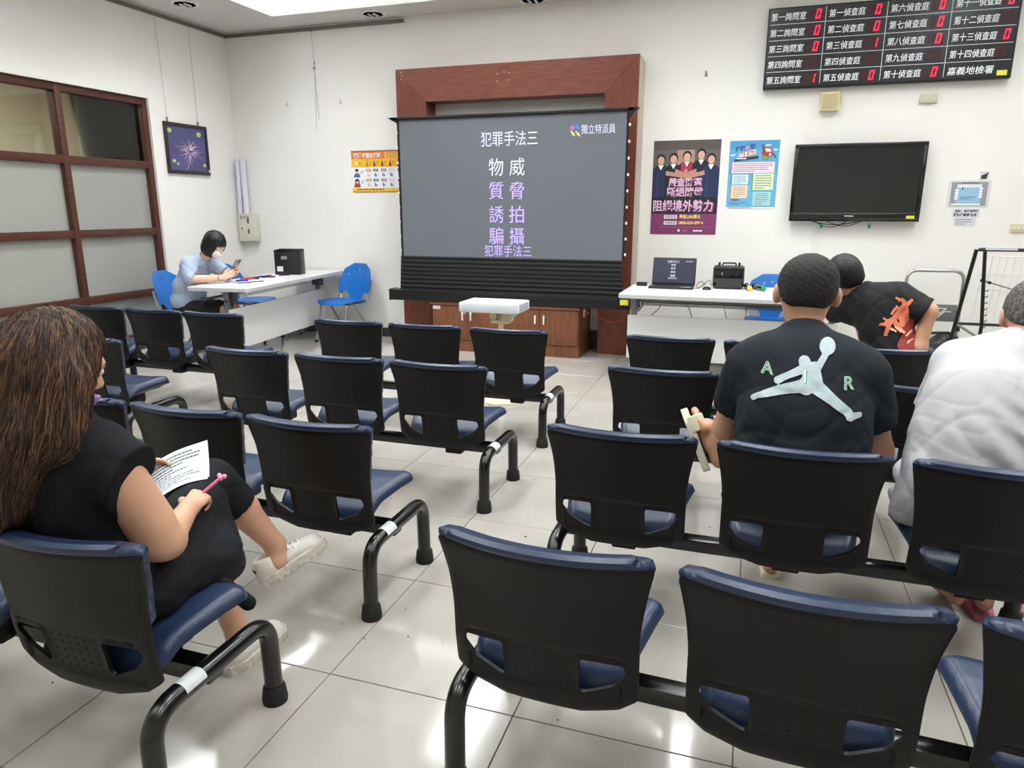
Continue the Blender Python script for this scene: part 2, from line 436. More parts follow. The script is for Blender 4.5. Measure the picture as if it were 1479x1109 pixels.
# ------------------------------------------------ window wall on the left
win = empty('window_1', (LX, 0, 0)); tag(win, kind='structure')
ym = [WIN_Y1-.045-k*.945 for k in range(6)]; ym[0] = WIN_Y1-.03; ym[5] = WIN_Y0+.03
zr = [WIN_Z1-.03, 1.868, 1.213, .600, WIN_Z0+.03]
for k, y in enumerate(ym):
    MB().bb(-.11, -.015, y-.03, y+.03, WIN_Z0, WIN_Z1, .004).build('mullion' if 0 < k < 5 else 'jamb', m_brown, win)
for k, z in enumerate(zr):
    MB().bb(-.105, -.02, WIN_Y0+.03, WIN_Y1-.03, z-.036, z+.036, .004).build('rail', m_brown, win)
def glass_mat(name, frost):
    m = bpy.data.materials.new(name); m.use_nodes = True; nt = m.node_tree; L = nt.links
    out = nt.nodes['Material Output']; nt.nodes.remove(nt.nodes['Principled BSDF'])
    gl = nt.nodes.new('ShaderNodeBsdfGlossy'); gl.inputs['Roughness'].default_value = .04 if not frost else .22
    if frost:
        a = nt.nodes.new('ShaderNodeBsdfTranslucent'); a.inputs[0].default_value = (.55, .60, .58, 1)
        c = nt.nodes.new('ShaderNodeBsdfDiffuse'); c.inputs[0].default_value = (.62, .62, .58, 1)
        b0 = nt.nodes.new('ShaderNodeMixShader'); b0.inputs[0].default_value = .55; L.new(a.outputs[0], b0.inputs[1]); L.new(c.outputs[0], b0.inputs[2])
        tr = nt.nodes.new('ShaderNodeBsdfTransparent'); tr.inputs[0].default_value = (.8, .85, .83, 1)
        base = nt.nodes.new('ShaderNodeMixShader'); base.inputs[0].default_value = .28; L.new(b0.outputs[0], base.inputs[1]); L.new(tr.outputs[0], base.inputs[2])
    else:
        base = nt.nodes.new('ShaderNodeBsdfTransparent'); base.inputs[0].default_value = (.85, .87, .84, 1)
    fr = nt.nodes.new('ShaderNodeFresnel'); fr.inputs[0].default_value = 1.5
    mx = nt.nodes.new('ShaderNodeMixShader'); L.new(fr.outputs[0], mx.inputs[0]); L.new(base.outputs[0], mx.inputs[1]); L.new(gl.outputs[0], mx.inputs[2])
    L.new(mx.outputs[0], out.inputs[0]); return m
g_clear, g_frost = glass_mat('clear_glass', 0), glass_mat('frosted_glass', 1)
for a, b in zip(ym[1:], ym):
    for q, (za, zb) in enumerate(zip(zr[1:], zr)):
        o = MB().bb(-.075, -.069, a+.03, b-.03, za+.036, zb-.036).build('pane', g_clear if q == 0 else g_frost, win, smooth=False)
        tag(o, 'clear glass pane' if q == 0 else 'frosted glass pane')
tr = MB().bb(LX, LX+.012, WIN_Y0-.02, WIN_Y1+.03, WIN_Z1, WIN_Z1+.03); tr.bb(LX, LX+.012, WIN_Y1, WIN_Y1+.03, 0, WIN_Z1)
tag(tr.build('trim_2', mat('white_trim', (232, 230, 222), .5), smooth=False), kind='structure')
# the room behind the glass
sr = MB(); m_side = mat('side_room_plaster', (196, 190, 170), .9)
sr.bb(-8.9, -8.8, 0, WY, 0, 3.0); sr.bb(-8.9, LX-.15, WY, WY+.1, 0, 3.0); sr.bb(-8.9, LX-.15, -.1, 0, 0, 3.0)
tag(sr.build('wall_side_room', m_side, smooth=False), kind='structure')
tag(MB().bb(-8.9, LX-.15, -.1, WY+.1, 3.0, 3.1).build('ceiling_side_room', m_ceil, smooth=False), kind='structure')
tag(MB().bb(-8.9, LX-.1, -.1, WY+.1, -.12, 0).build('floor_side_room', mat('side_floor', (170, 165, 155), .3), smooth=False), kind='structure')
sl = empty('ceiling_light', (-7.6, 3.6, 2.995)); tag(sl, 'added ceiling panel lighting the room behind the glass partition', 'ceiling light')  # unseen lamp added to light the side room
MB().bb(-.3, .3, -.6, .6, -.03, 0).build('housing', m_tray, sl)
MB().bb(-.27, .27, -.57, .57, -.036, -.03).build('diffuser', mat('side_panel_glow', (255, 255, 255), .5, emit=(255, 250, 240), estr=20), sl)
sl2 = copy_tree(sl); sl2.location = (-7.3, 5.9, 2.995); tag(sl2, 'added ceiling panel lighting the curtain behind the glass partition', 'ceiling light')  # second lamp added to brighten the end wall and curtain
# curtain
def curtain():
    pts = []; n = 160
    for i in range(n+1):
        x = -6.80-.90*i/n; pts.append((x, 7.12+.035*math.sin(i*.62)+.015*math.sin(i*.23+1)))
    bm = bmesh.new(); rows = []
    for k in range(9):
        z = .1+2.78*k/8; rows.append([bm.verts.new((x+(.012*math.sin(k+i*.1)), y, z)) for i, (x, y) in enumerate(pts)])
    for A, B in zip(rows, rows[1:]):
        for i in range(n): bm.faces.new((A[i], A[i+1], B[i+1], B[i]))
    me = bpy.data.meshes.new('curtain'); bm.to_mesh(me); bm.free()
    o = link('curtain', me, mat('curtain_cloth', (206, 170, 156), .9, noise=.08, nscale=3), smooth=True)
    so = o.modifiers.new('s', 'SOLIDIFY'); so.thickness = .004
    tag(o, 'pale pink pleated curtain hanging behind the partition glass', 'curtain')
    MB().cyl((-6.72, 7.12, 2.9), (-7.78, 7.12, 2.9), .014).build('curtain_rod', m_steel, o)
curtain()

# dark skirting along the front wall
bb = MB().bb(LX, -3.61, WY-.015, WY, 0, .10); bb.bb(-1.08, RX, WY-.015, WY, 0, .10); bb.bb(-3.27, -1.44, WY-.015, WY, 0, .20)
tag(bb.build('baseboard_front', mat('dark_skirting', (44, 40, 40), .4), smooth=False), kind='structure')
# ================================================================== BEAM BENCHES
m_shell = mat('bench_shell', (13, 13, 13), .46, bump=.08, bscale=260, spec=.28)
m_leather = mat('navy_leatherette', (33, 48, 74), .31, bump=.10, bscale=220, noise=.12, nscale=5, spec=.45)
m_tube_b = mat('black_tube', (13, 13, 14), .22, spec=.6)
m_rubber = mat('rubber', (12, 12, 12), .7)
m_label = mat('white_label', (205, 208, 210), .5)

DZ = -.040                          # all backs sit this much lower than the outline below
def bk_y(z):                       # side profile of the back, relative to the rear foot
    t = np.clip((z-.36)/.40, -0.2, 1.2)
    return .030 - .065*t - .022*np.clip(t, 0, 1.2)**3
def hw(z): return .226+.030*np.clip((z-.55)/.20, 0, 1.1)**1.6
def wrapk(x, z): return .050*(x/.24)**2*np.clip((z-.30)/.35, .5, 1)
def back_warp(lift):
    def f(x, z, off): return x, bk_y(z)+wrapk(x, z)+off, z+lift
    return f
def shell_sdf(x, z):
    sx = x*.222/hw(z)
    return polysdf([(-.17,.378),(-.09,.358),(.09,.358),(.17,.378),(.202,.402),(.202,.733),(-.202,.733),(-.202,.402)], sx, z, .020)
def hole_sdf(x, z):
    return polysdf([(.102,.487),(.186,.482),(.190,.468),(.165,.437),(.102,.408)], np.abs(x), z, .009)
def arc(x, z): return z-(.515-.26*x*x)
def shell_outer(x, z): return np.maximum(shell_sdf(x, z), -hole_sdf(x, z))
def shell_back(x, z, d):           # rear surface: lower lumbar field stepped in, lip round the openings
    h = hole_sdf(x, z)
    step = .007*sstep(.003, -.003, arc(x, z))*sstep(0, .010, h)*(np.abs(x) < .186)*sstep(.377, .390, z)
    return -.010+step-.003*sstep(.012, .004, h)+.004*sstep(.012, 0, d)
def shell_front(x, z, d): return .002+0*x
def pad_sdf(x, z):
    sx = x*.222/hw(z)
    return polysdf([(-.16,.520),(.16,.520),(.198,.56),(.198,.748),(.17,.756),(-.17,.756),(-.198,.748),(-.198,.56)], sx, z, .023)
def pad_front(x, z, d):
    r = .02; p = np.sqrt(np.maximum(1-(1-np.minimum(d/r, 1))**2, 0))
    return .004+p*(.034+.008*np.clip((z-.7)/.08, 0, 1))
def pad_back(x, z, d):             # rolls back over the top rim of the shell
    r = .016; p = np.sqrt(np.maximum(1-(1-np.minimum(d/r, 1))**2, 0))
    return .004-.018*p*sstep(.745, .755, z)
def seat_sdf(x, y):
    w = .196+.042*np.clip((y-.08)/.26, 0, 1)
    return polysdf([(-.172,.076),(.172,.076),(.18,.095),(.18,.33),(.155,.365),(.06,.382),(-.06,.382),(-.155,.365),(-.18,.33),(-.18,.095)], x*.205/w, y, .025)
def seat_warp(x, y, off):
    z = .372+.026*np.clip((y+.03)/.30, 0, 1)+.012*(x/.2)**2-.050*np.clip((y-.33)/.09, 0, 1)**2-.052*np.clip((.150-y)/.10, 0, 1)**1.4
    return x, y, z+off
def make_bench(label, y0, xs, legx, group, rz=0):
    b = empty('beam_bench', (0, y0, 0), math.radians(rz)); tag(b, label, 'bench', group)
    bx0 = min(legx); bx1 = max(legx)
    MB().bb(bx0, bx1, .200, .260, .225, .275, .008).build('beam', m_tube_b, b)
    for k, lx in enumerate(legx):
        p = bend([(lx, 0, .03), (lx, .005, .278), (lx, .445, .278), (lx, .45, .03)], .085, 8)
        lg = MB().tube(p, .0265, 16).build('leg', m_tube_b, b, ang=60)
        for fy in (0, .45): MB().lathe([(.037, 0), (.038, .012), (.033, .05), (.030, .055), (.0, .056)], 20, Matrix.Translation((lx, fy, 0))).build('rubber_foot', m_rubber, lg)
        if k == len(legx)-1:
            # paper inventory sticker wrapped on the top of the tube
            st = MB(); n = 10; R = .0272
            for i in range(n):
                a0 = PI*(.05+.75*i/n); a1 = PI*(.05+.75*(i+1)/n)
                v = [st.bm.verts.new((lx+R*math.cos(a), y, .278+R*math.sin(a))) for a, y in ((a0, .10), (a1, .10), (a1, .17), (a0, .17))]
                st.bm.faces.new(v)
            tag(st.build('sticker', m_label, lg), 'white inventory sticker')
    proto = SEAT
    for x in xs:
        for src in proto:
            c = copy_tree(src, b); c.location = (x, 0, 0)
    return b
def make_seat():
    bk = plate('backrest', shell_outer, (-.27, .27, .32, .80), .0065, back_warp(DZ), shell_front, shell_back, m_shell)
    plate('back_pad', pad_sdf, (-.28, .28, .48, .80), .0075, back_warp(DZ), pad_front, pad_back, m_leather, bk)
    vh = MB()
    for i in range(6):
        for j in range(5):
            x = -.065+.026*i; z = .400+.0225*j+(.004 if i in (2,3) else 0)
            y = float(bk_y(np.array(z)))+float(wrapk(x, np.array(z)))-.0042
            vh.cyl((x, y+.004, z+DZ), (x, y-.0002, z+DZ), .0027, n=8)
    tag(vh.build('ventilation_holes', mat('hole_black', (3, 3, 3), .9), bk), kind='stuff')
    pan = plate('seat_pan', lambda x, y: seat_sdf(x, y)+.004, (-.26, .26, -.09, .45), .012, seat_warp,
                lambda x, y, d: -.002+0*x, lambda x, y, d: -.008-.032*np.minimum(d/.05, 1), m_shell)
    plate('seat_cushion', seat_sdf, (-.26, .26, -.09, .45), .009, seat_warp,
          lambda x, y, d: .032*np.sqrt(np.maximum(1-(1-np.minimum(d/.03, 1))**2, 0)), lambda x, y, d: -.003+0*x, m_leather, pan)
    br = MB().bb(-.075, .075, .12, .31, .275, .355, .012); br.bb(-.13, .13, 0.045, .13, .318, .338, .006)
    br.bb(-.045, .045, .17, .29, .215, .30, .006)
    br.build('bracket', m_shell)
    br = COL.objects[-1]
    return [bk, pan, br]
SEAT = make_seat()
G1, G2, G3 = 'benches of the centre block', 'benches by the window wall', 'benches of the right block'
make_bench('black bench in the lower left corner on which the long-haired woman sits', 1.09, (-1.478, -2.03, -2.58), (-2.76, -1.27), G1)
make_bench('black bench just ahead of the woman with the paper, beside her white sneaker', 2.03, (-1.435, -1.97, -2.52), (-2.70, -1.215), G1)
make_bench('empty black bench, second behind the projector in the centre block', 3.035, (-1.389, -1.936, -2.491), (-2.68, -1.155), G1)
make_bench('empty black bench of the centre block nearest the projector', 4.063, (-1.38, -1.945, -2.499), (-2.69, -1.155), G1)
make_bench('empty black bench by the window, partly behind the long-haired woman\'s head', 3.034, (-3.594, -4.14, -4.68), (-4.85, -3.37), G2)
make_bench('empty black bench by the window, closest to the white desk', 4.071, (-3.595, -4.131, -4.669), (-4.86, -3.37), G2)
make_bench('empty black bench nearest the camera on the right, cut by the bottom edge', 1.376, (-.397, .159, .705), (-.62, .92), G3, rz=-2.2)
make_bench('black bench holding the man in the dark logo shirt and the man in white', 2.262, (-.373, .193, .755), (-.60, .975), G3)
make_bench('black bench directly in front of the man in the dark logo shirt', 3.243, (-.351, .20, .75), (-.57, .97), G3)
make_bench('black bench nearest the laptop table, where the leaning man sits', 4.108, (-.411, .14, .69), (-.63, .91), G3)
for s in SEAT:
    for ch in list(s.children): bpy.data.objects.remove(ch)
    bpy.data.objects.remove(s)
# ================================================================== FRONT WALL: portal, screen, cabinet
m_rosewood = mat('rosewood_h', (130, 72, 56), .38, noise=.30, nscale=5, stretch=(1.2, 12, 12), spec=.4)
m_rosewood_v = mat('rosewood_v', (120, 64, 48), .38, noise=.30, nscale=5, stretch=(12, 12, 1.2), spec=.4)
m_walnut = mat('walnut_v', (124, 76, 50), .4, noise=.28, nscale=4, stretch=(9, 9, 1))
PY = 7.05; X0, X1, XI0, XI1, ZT, ZI = -3.607, -1.115, -3.275, -1.432, 2.820, 2.500
pt = empty('wooden_portal', ((X0+X1)/2, PY, 0)); tag(pt, 'tall rosewood portal frame framing the projection screen on the front wall', 'portal')
OFF = Matrix.Translation((-(X0+X1)/2, -PY, 0))
def wprism(pts, y0, y1):
    m = MB(); m.prism(pts, -y1, -y0, OFF @ FRONT); return m   # pts in (x, z)
a = wprism([(X0, 0), (XI0, 0), (XI0, ZI-.001), (X0, ZT-.001)], PY, WY-.002); a.build('left_post', m_rosewood_v, pt, smooth=False)
a = wprism([(XI1, 0), (X1, 0), (X1, ZT-.001), (XI1, ZI-.001)], PY, WY-.002); a.build('right_post', m_rosewood_v, pt, smooth=False)
a = wprism([(X0+.002, ZT), (XI0+.002, ZI), (XI1-.002, ZI), (X1-.002, ZT)], PY, WY-.002); a.build('header', m_rosewood, pt, smooth=False)
g = MB(); g.bb(XI1+.001, X1-.001, PY-.0008, PY+.001, 1.986, 1.990); g.bb(X0+.001, XI0-.001, PY-.0008, PY+.001, 1.986, 1.990)
g.bm.transform(OFF); g.build('seam', mat('seam_dark', (52, 26, 20), .7), pt, smooth=False)
c = wprism([(X1, 0), (X1+.022, 0), (X1+.022, ZT-.04), (X1, ZT)], PY+.02, WY-.002)
tag(c.build('side_strip', mat('strip_cream', (196, 184, 168), .6), pt, smooth=False), 'cream side strip')
sc = MB()
for x, z in ((-3.545, 2.79), (-3.535, 2.755), (-3.53, 2.72), (-3.55, 2.73), (-2.43, 2.735), (-2.50, 2.72), (-2.38, 2.725), (-2.50, 2.655), (-2.38, 2.66), (-1.27, 2.06), (-1.262, 2.02), (-1.30, 1.96)):
    sc.ball((x, PY-.0005, z), .006 if z > 2.75 or z < 2.1 else .005, (1.2, .12, 1.6), 6)
sc.bm.transform(OFF); tag(sc.build('chipped_spots', mat('chip_pale', (196, 170, 160), .8), pt), kind='stuff')

# cabinet under the screen
cab = empty('low_cabinet', (-2.33, 6.73, 0)); tag(cab, 'low walnut four-door cabinet under the projection screen', 'cabinet')
cx0, cx1, cy = -3.13, -1.555, 6.73
def cb(name, m, *a, parent=cab, bev=0, **k):
    mb = MB(); mb.bb(a[0]+2.33, a[1]+2.33, a[2]-6.73, a[3]-6.73, a[4], a[5], bev); return mb.build(name, m, parent, **k)
cb('carcass', m_walnut, cx0+.01, cx1, cy+.02, WY-.02, .0, .475)
cb('plinth', m_walnut, cx0+.005, cx1+.004, cy+.012, WY-.02, 0, .115)
cb('top_board', mat('walnut_h', (134, 84, 58), .35, noise=.25, nscale=4, stretch=(1, 9, 9)), cx0-.008, cx1+.008, cy-.012, WY-.02, .476, .505, bev=.003)
dw = (cx1-cx0-.02)/4
for k in range(4):
    xa = cx0+.012+k*dw; d = cb('door', m_walnut, xa+.002, xa+dw-.002, cy, cy+.019, .122, .470, bev=.0015)
    hx = xa+dw-.045 if k % 2 == 0 else xa+.045
    h = MB().bb(hx-.008+2.33, hx+.008+2.33, -.025, -.014, .325, .415, .003); h.bb(hx-.006+2.33, hx+.006+2.33, -.015, .001, .335, .345); h.bb(hx-.006+2.33, hx+.006+2.33, -.015, .001, .395, .405)
    tag(h.build('handle', m_white, d), 'white bar handle')
tag(cb('paper_label', m_label, cx0+.02, cx0+.105, cy-.0015, cy, .43, .465), 'small white paper label')
sk = MB().bb(cx1+2.33, cx1+2.338, .18, .26, .385, .465, .002); tag(sk.build('socket', m_white, cab), 'white wall socket')
pl = MB().cyl((cx1+2.338, .225, .425), (cx1+2.375, .225, .422), .012, n=12)
pl.tube(bend([(cx1+2.375, .225, .422), (cx1+2.44, .23, .40), (cx1+2.60, .30, .33), (cx1+2.72, .30, .36)], .05), .004, 6)
tag(pl.build('plug_cord', mat('orange_red', (190, 74, 44), .5), cab), 'orange plug and cord')

# pull-up projection screen
SY = 6.78
ps = empty('projection_screen', (-2.33, SY, 0)); tag(ps, 'grey pull-up projection screen with Chinese titles and a long black floor case', 'projection screen')
def at(o, m): m.bm.transform(Matrix.Translation((2.33, -SY, 0))); return m
m_case = mat('anodised_black', (26, 27, 29), .38, .3)
at(ps, MB().bb(-3.585, -1.075, SY-.075, SY+.075, .509, .618, .006)).build('case', m_case, ps)
c2 = MB(); c2.bb(-3.60, -3.585, SY-.078, SY+.078, .505, .622, .004); c2.bb(-1.075, -1.060, SY-.078, SY+.078, .505, .622, .004)
at(ps, c2).build('end_cap', m_black, ps)
m_blackcloth = mat('black_cloth', (9, 9, 11), .75)
rib = MB(); bm = rib.bm; n = 56; rows = []
for k in range(n+1):
    z = .618+(.965-.618)*k/n; y = SY-.004+.0035*math.sin(k*.9)+.002*math.sin(k*2.3); f = (k/n)
    rows.append([bm.verts.new((x, y, z)) for x in (-3.50+.02*f, -1.145-.02*f)])
for A, B in zip(rows, rows[1:]): bm.faces.new((A[0], A[1], B[1], B[0]))
at(ps, rib).build('black_apron', m_blackcloth, ps)
m_screen = mat('screen_grey', (103, 107, 114), .8)
at(ps, MB().bb(-3.448, -1.165, SY-.003, SY+.001, .965, 2.295)).build('screen_fabric', m_screen, ps, smooth=False)
bd = MB()
for s, xa, xb in ((0, -3.475, -3.448), (1, -1.165, -1.140)): bd.bb(xa, xb, SY-.002, SY+.001, .965, 2.30)
at(ps, bd).build('black_border', m_blackcloth, ps, smooth=False)
tb = MB().bb(-3.53, -1.095, SY-.02, SY+.022, 2.295, 2.325, .004); 
tb.prism([(-3.57, 2.322), (-3.47, 2.322), (-3.47, 2.27)], -SY-.02, -SY+.02, FRONT); tb.prism([(-1.05, 2.322), (-1.15, 2.322), (-1.15, 2.25), (-1.12, 2.25)], -SY-.02, -SY+.02, FRONT)
at(ps, tb).build('top_bar', m_case, ps)
tn = MB()
for k in range(9):
    z = 1.02+k*.145
    for x in (-3.478, -1.136): tn.bb(x-.008, x+.008, SY-.004, SY+.003, z-.012, z+.012)
at(ps, tn).build('tension_tabs', m_white, ps)['kind'] = 'stuff'
at(ps, MB().bb(-1.155, -1.075, SY-.0775, SY-.075, .553, .605)).build('inventory_label', mat('label_yellow', (222, 214, 60), .6), ps, smooth=False)
mtx = Matrix.Translation((0, 0, 0))
m_lt = mat('projected_white', (205, 208, 238), .8, emit=(205, 208, 238), estr=.25)
m_lp = mat('projected_lilac', (186, 166, 246), .8, emit=(176, 150, 250), estr=.35)
def stx(s, x0, x1, z0, z1, m, shear=0):
    return text('t', s, (z1-z0)*1.08, ((x0+x1)/2+2.33, -.0045, z0+.12*(z1-z0)), FRONT, m, ps, 'CENTER', .0008, (x1-x0))
T = [stx('犯罪手法三', -2.573, -2.00, 2.020, 2.155, m_lt)]
for (s, xa, xb, za, zb) in (('物', -2.495, -2.345, 1.745, 1.91), ('威', -2.283, -2.13, 1.745, 1.91), ('質', -2.495, -2.345, 1.525, 1.69), ('脅', -2.283, -2.13, 1.525, 1.69),
    ('誘', -2.495, -2.345, 1.300, 1.463), ('拍', -2.283, -2.13, 1.300, 1.463), ('騙', -2.495, -2.345, 1.093, 1.256), ('攝', -2.283, -2.13, 1.093, 1.256)):
    T.append(stx(s, xa, xb, za, zb, m_lp if za < 1.6 else m_lt))
T.append(stx('犯罪手法三', -2.545, -2.054, .975, 1.085, m_lp)); T.append(stx('獨立特派員', -1.583, -1.265, 2.108, 2.19, m_lt))
join_objs('slide_title', T[:1], ps); join_objs('slide_words', T[1:9], ps)['kind'] = 'stuff'; join_objs('slide_footer', T[9:10], ps); join_objs('channel_name', T[10:], ps)
lg = []
for cx, cz, colr in ((-1.665, 2.165, (186, 130, 190)), (-1.615, 2.17, (90, 140, 230)), (-1.66, 2.115, (226, 214, 130)), (-1.612, 2.112, (214, 216, 140))):
    q = MB(); 
    for d in (-.011, .004): q.box((cx+2.33+d, -.0045, cz-d), (.011, .0008, .042), rot=Matrix.Rotation(math.radians(40 if colr[0] > 150 and cz > 2.15 else -38), 4, 'Y'))
    q.box((cx+2.33, -.0045, cz), (.009, .0008, .03), rot=Matrix.Rotation(math.radians(-45 if colr[0] > 150 and cz > 2.15 else 50), 4, 'Y'))
    lg.append(q.build('l', mat('logo%d' % colr[0], colr, .8, emit=colr, estr=.2), ps))
join_objs('projected_logo', lg, ps)

# projector on its stand
pj = empty('projector', (-1.822, 5.05, 0)); tag(pj, 'white projector standing just behind the empty benches before the screen', 'projector')
m_pj = mat('projector_white', (216, 219, 222), .4)
MB().bb(-.232, .232, -.15, .15, .692, .766, .010).build('body', m_pj, pj)
v = MB()
for k in range(9): v.bb(.2318, .2330, -.10+.024*k, -.09+.024*k, .702, .756)
v.build('vent_slots', mat('slot_grey', (120, 124, 130), .6), pj)['kind'] = 'stuff'
MB().cyl((-.08, .15, .73), (-.08, .175, .73), .038, .034).build('lens', m_black, pj)
for x in (-.2, .2): MB().cyl((x, -.12, .675), (x, -.12, .694), .012, n=12).build('foot', m_pj, pj)
b = MB(); b.bb(-.03, .12, -.05, .05, .678, .692, .004); b.cyl((0, -.03, .655), (0, .03, .655), .030, n=20); b.bb(-.02, .12, -.035, .035, .60, .625, .004)
b.cyl((.105, -.03, .645), (.105, .03, .645), .042, n=20); b.bb(.02, .11, -.012, .012, .62, .67)
tag(b.build('swivel_bracket', m_cream, pj), 'cream swivel bracket')
MB().cyl((.05, 0, .02), (.05, 0, .61), .02, n=16).build('pole', m_cream, pj)
MB().lathe([(.19, 0), (.19, .012), (.05, .025), (.0, .026)], 28, Matrix.Translation((.05, 0, 0))).build('base', m_cream, pj)
# ================================================================== THINGS ON THE WALLS
class Sheet:
    """flat printed sheet on a wall: u to the right, v up, drawn as thin inked layers"""
    def __init__(s, name, M, w, h, base, label, cat, th=.002, group=None):
        s.M = M; s.o = empty(name); s.o.matrix_world = M; s.w, s.h = w, h; s.parts = []; s.k = 0
        MB().bb(0, w, 0, h, 0, th).build('sheet', base, s.o, smooth=False); s.th = th
        tag(s.o, label, cat, group)
    def rect(s, u0, u1, v0, v1, m, k=1): return s.poly([(u0, v0), (u1, v0), (u1, v1), (u0, v1)], m, k)
    def poly(s, pts, m, k=1):
        s.k += 1; z = s.th+k*.0004+s.k*.00003; s.parts.append(MB().prism([(u*s.w, v*s.h) for u, v in pts], z-.0003, z).build('p', m, s.o, smooth=False)); return s
    def disc(s, u, v, r, m, k=1, sx=1, sy=1, n=20):
        return s.poly([(u+r*sx*math.cos(2*PI*i/n)/s.w*s.h, v+r*sy*math.sin(2*PI*i/n)) for i in range(n)], m, k)
    def text(s, t, u, v, size, m, k=2, width=None, align='CENTER', shear=0, bold=0, rot=0):
        s.k += 1; o = text('p', t, size*s.h, (0, 0, 0), Matrix.Translation((u*s.w, v*s.h, s.th+k*.0004+s.k*.00003)) @ Matrix.Rotation(rot, 4, 'Z'), m, s.o, align, .0003, width and width*s.w, bold, shear)
        s.parts.append(o); return s
    def lines(s, u0, u1, v0, v1, n, m, k=2, fill=.4):
        s.k += 1; h = (v1-v0)/n; r = random.Random(int(u0*991+v0*77)); q = MB()
        for i in range(n):
            va = v1-(i+.7)*h; u = u0; ue = u0+(u1-u0)*(1 if i < n-1 else .6)*(.85+.15*r.random())
            while u < ue:
                L_ = r.uniform(.02, .06); b = min(u+L_, ue)
                if b-u > .004: q.prism([(u*s.w, va*s.h), (b*s.w, va*s.h), (b*s.w, (va+h*fill)*s.h), (u*s.w, (va+h*fill)*s.h)], s.th+(k-1)*.0004, s.th+k*.0004+s.k*.00003)
                u = b+.008
        s.parts.append(q.build('p', m, s.o, smooth=False)); return s
    def done(s, name='print'):
        join_objs(name, s.parts, s.o); return s.o
def WM(x, z, y=None): return Matrix.Translation((x, (WY if y is None else y)-.0005, z)) @ FRONT
def ink(*c): return mat('ink_%d_%d_%d' % c, c, .6)
I_W, I_K, I_DK = ink(236, 236, 236), ink(22, 22, 26), ink(60, 62, 70)

# --- purple election poster
p = Sheet('poster', WM(-.978, 1.196), .626, .878, ink(64, 60, 62), 'purple and black poster with five officers stacking their hands', 'poster')
p.rect(0, 1, .62, 1, ink(104, 92, 88)); p.rect(.36, .62, .66, 1, ink(176, 140, 118)); p.rect(0, 1, .90, 1, ink(86, 78, 76), 2)
p.rect(0, 1, .0, .225, ink(126, 52, 100)); p.rect(0, 1, .225, .50, ink(30, 26, 32))
sk1, sk2 = ink(214, 168, 148), ink(190, 142, 122)
for (u, v, body, hair_, w, f) in ((.12, .80, ink(30, 42, 78), ink(22, 18, 20), .13, 1), (.31, .81, ink(26, 28, 34), ink(18, 16, 18), .12, 0), (.72, .85, ink(24, 28, 34), ink(18, 16, 18), .13, 0), (.87, .80, ink(30, 44, 80), ink(26, 20, 22), .13, 1), (.51, .83, ink(30, 28, 34), ink(18, 16, 18), .14, 2)):
    p.poly([(max(0, u-w), .40), (min(1, u+w), .40), (min(1, u+w), v-.10), (u+w*.45, v-.055), (u-w*.45, v-.055), (max(0, u-w), v-.10)], body, 3)
    p.poly([(u-.045, v-.055), (u+.045, v-.055), (u, v-.11)], I_W, 4)
    if f == 2: p.poly([(u-.08, .62), (u+.08, .62), (u+.085, v-.07), (u+.03, v-.06), (u, v-.12), (u-.03, v-.06), (u-.085, v-.07)], ink(178, 40, 78), 4)
    p.disc(u, v+.006, .048, hair_, 4, 1.0, 1.12); p.disc(u, v-.008, .038, sk1, 5, .95, 1.15)
    if f == 1: p.poly([(u-.07, .40), (u-.05, .66), (u-.03, .66), (u-.04, .40)], ink(40, 56, 100), 4)
for a, b in (((.20, .66), (.50, .62)), ((.34, .68), (.50, .64)), ((.66, .68), (.50, .64)), ((.78, .66), (.50, .61)), ((.50, .70), (.50, .62))):
    dx, dy = b[0]-a[0], b[1]-a[1]; n_ = math.hypot(dx, dy); nx, ny = -dy/n_*.018, dx/n_*.018
    p.poly([(a[0]-nx*1.3, a[1]-ny*1.3), (b[0]-nx, b[1]-ny), (b[0]+nx, b[1]+ny), (a[0]+nx*1.3, a[1]+ny*1.3)], sk2, 6)
for t, v, sz, w, in (('嚴查賄選', .525, .098, .50), ('斷絕賭盤', .420, .104, .54), ('阻絕境外勢力', .262, .130, .90)):
    p.text(t, .505 if sz < .12 else .49, v-.008, sz, ink(150, 60, 118), 7, w*1.03, bold=.004); p.text(t, .50 if sz < .12 else .48, v, sz, ink(226, 196, 220), 8, w, bold=.0015)
for v, a, b in ((.170, '檢舉獎金', '最高2,000萬元'), (.105, '檢舉專線', '0800-024-099*4')):
    p.rect(.205, .405, v, v+.040, I_W, 2); p.text(a, .305, v+.007, .036, I_K, 3, .17); p.text(b, .60 if v > .15 else .62, v+.006, .046, ink(244, 214, 120), 3, .32 if v > .15 else .37, bold=.001)
p.rect(.12, .90, .078, .081, ink(190, 120, 170), 2); p.disc(.44, .043, .014, I_W, 2); p.rect(.66, .80, .034, .048, I_W, 2); p.lines(.50, .63, .034, .050, 1, ink(214, 170, 200), 2)
p.done()

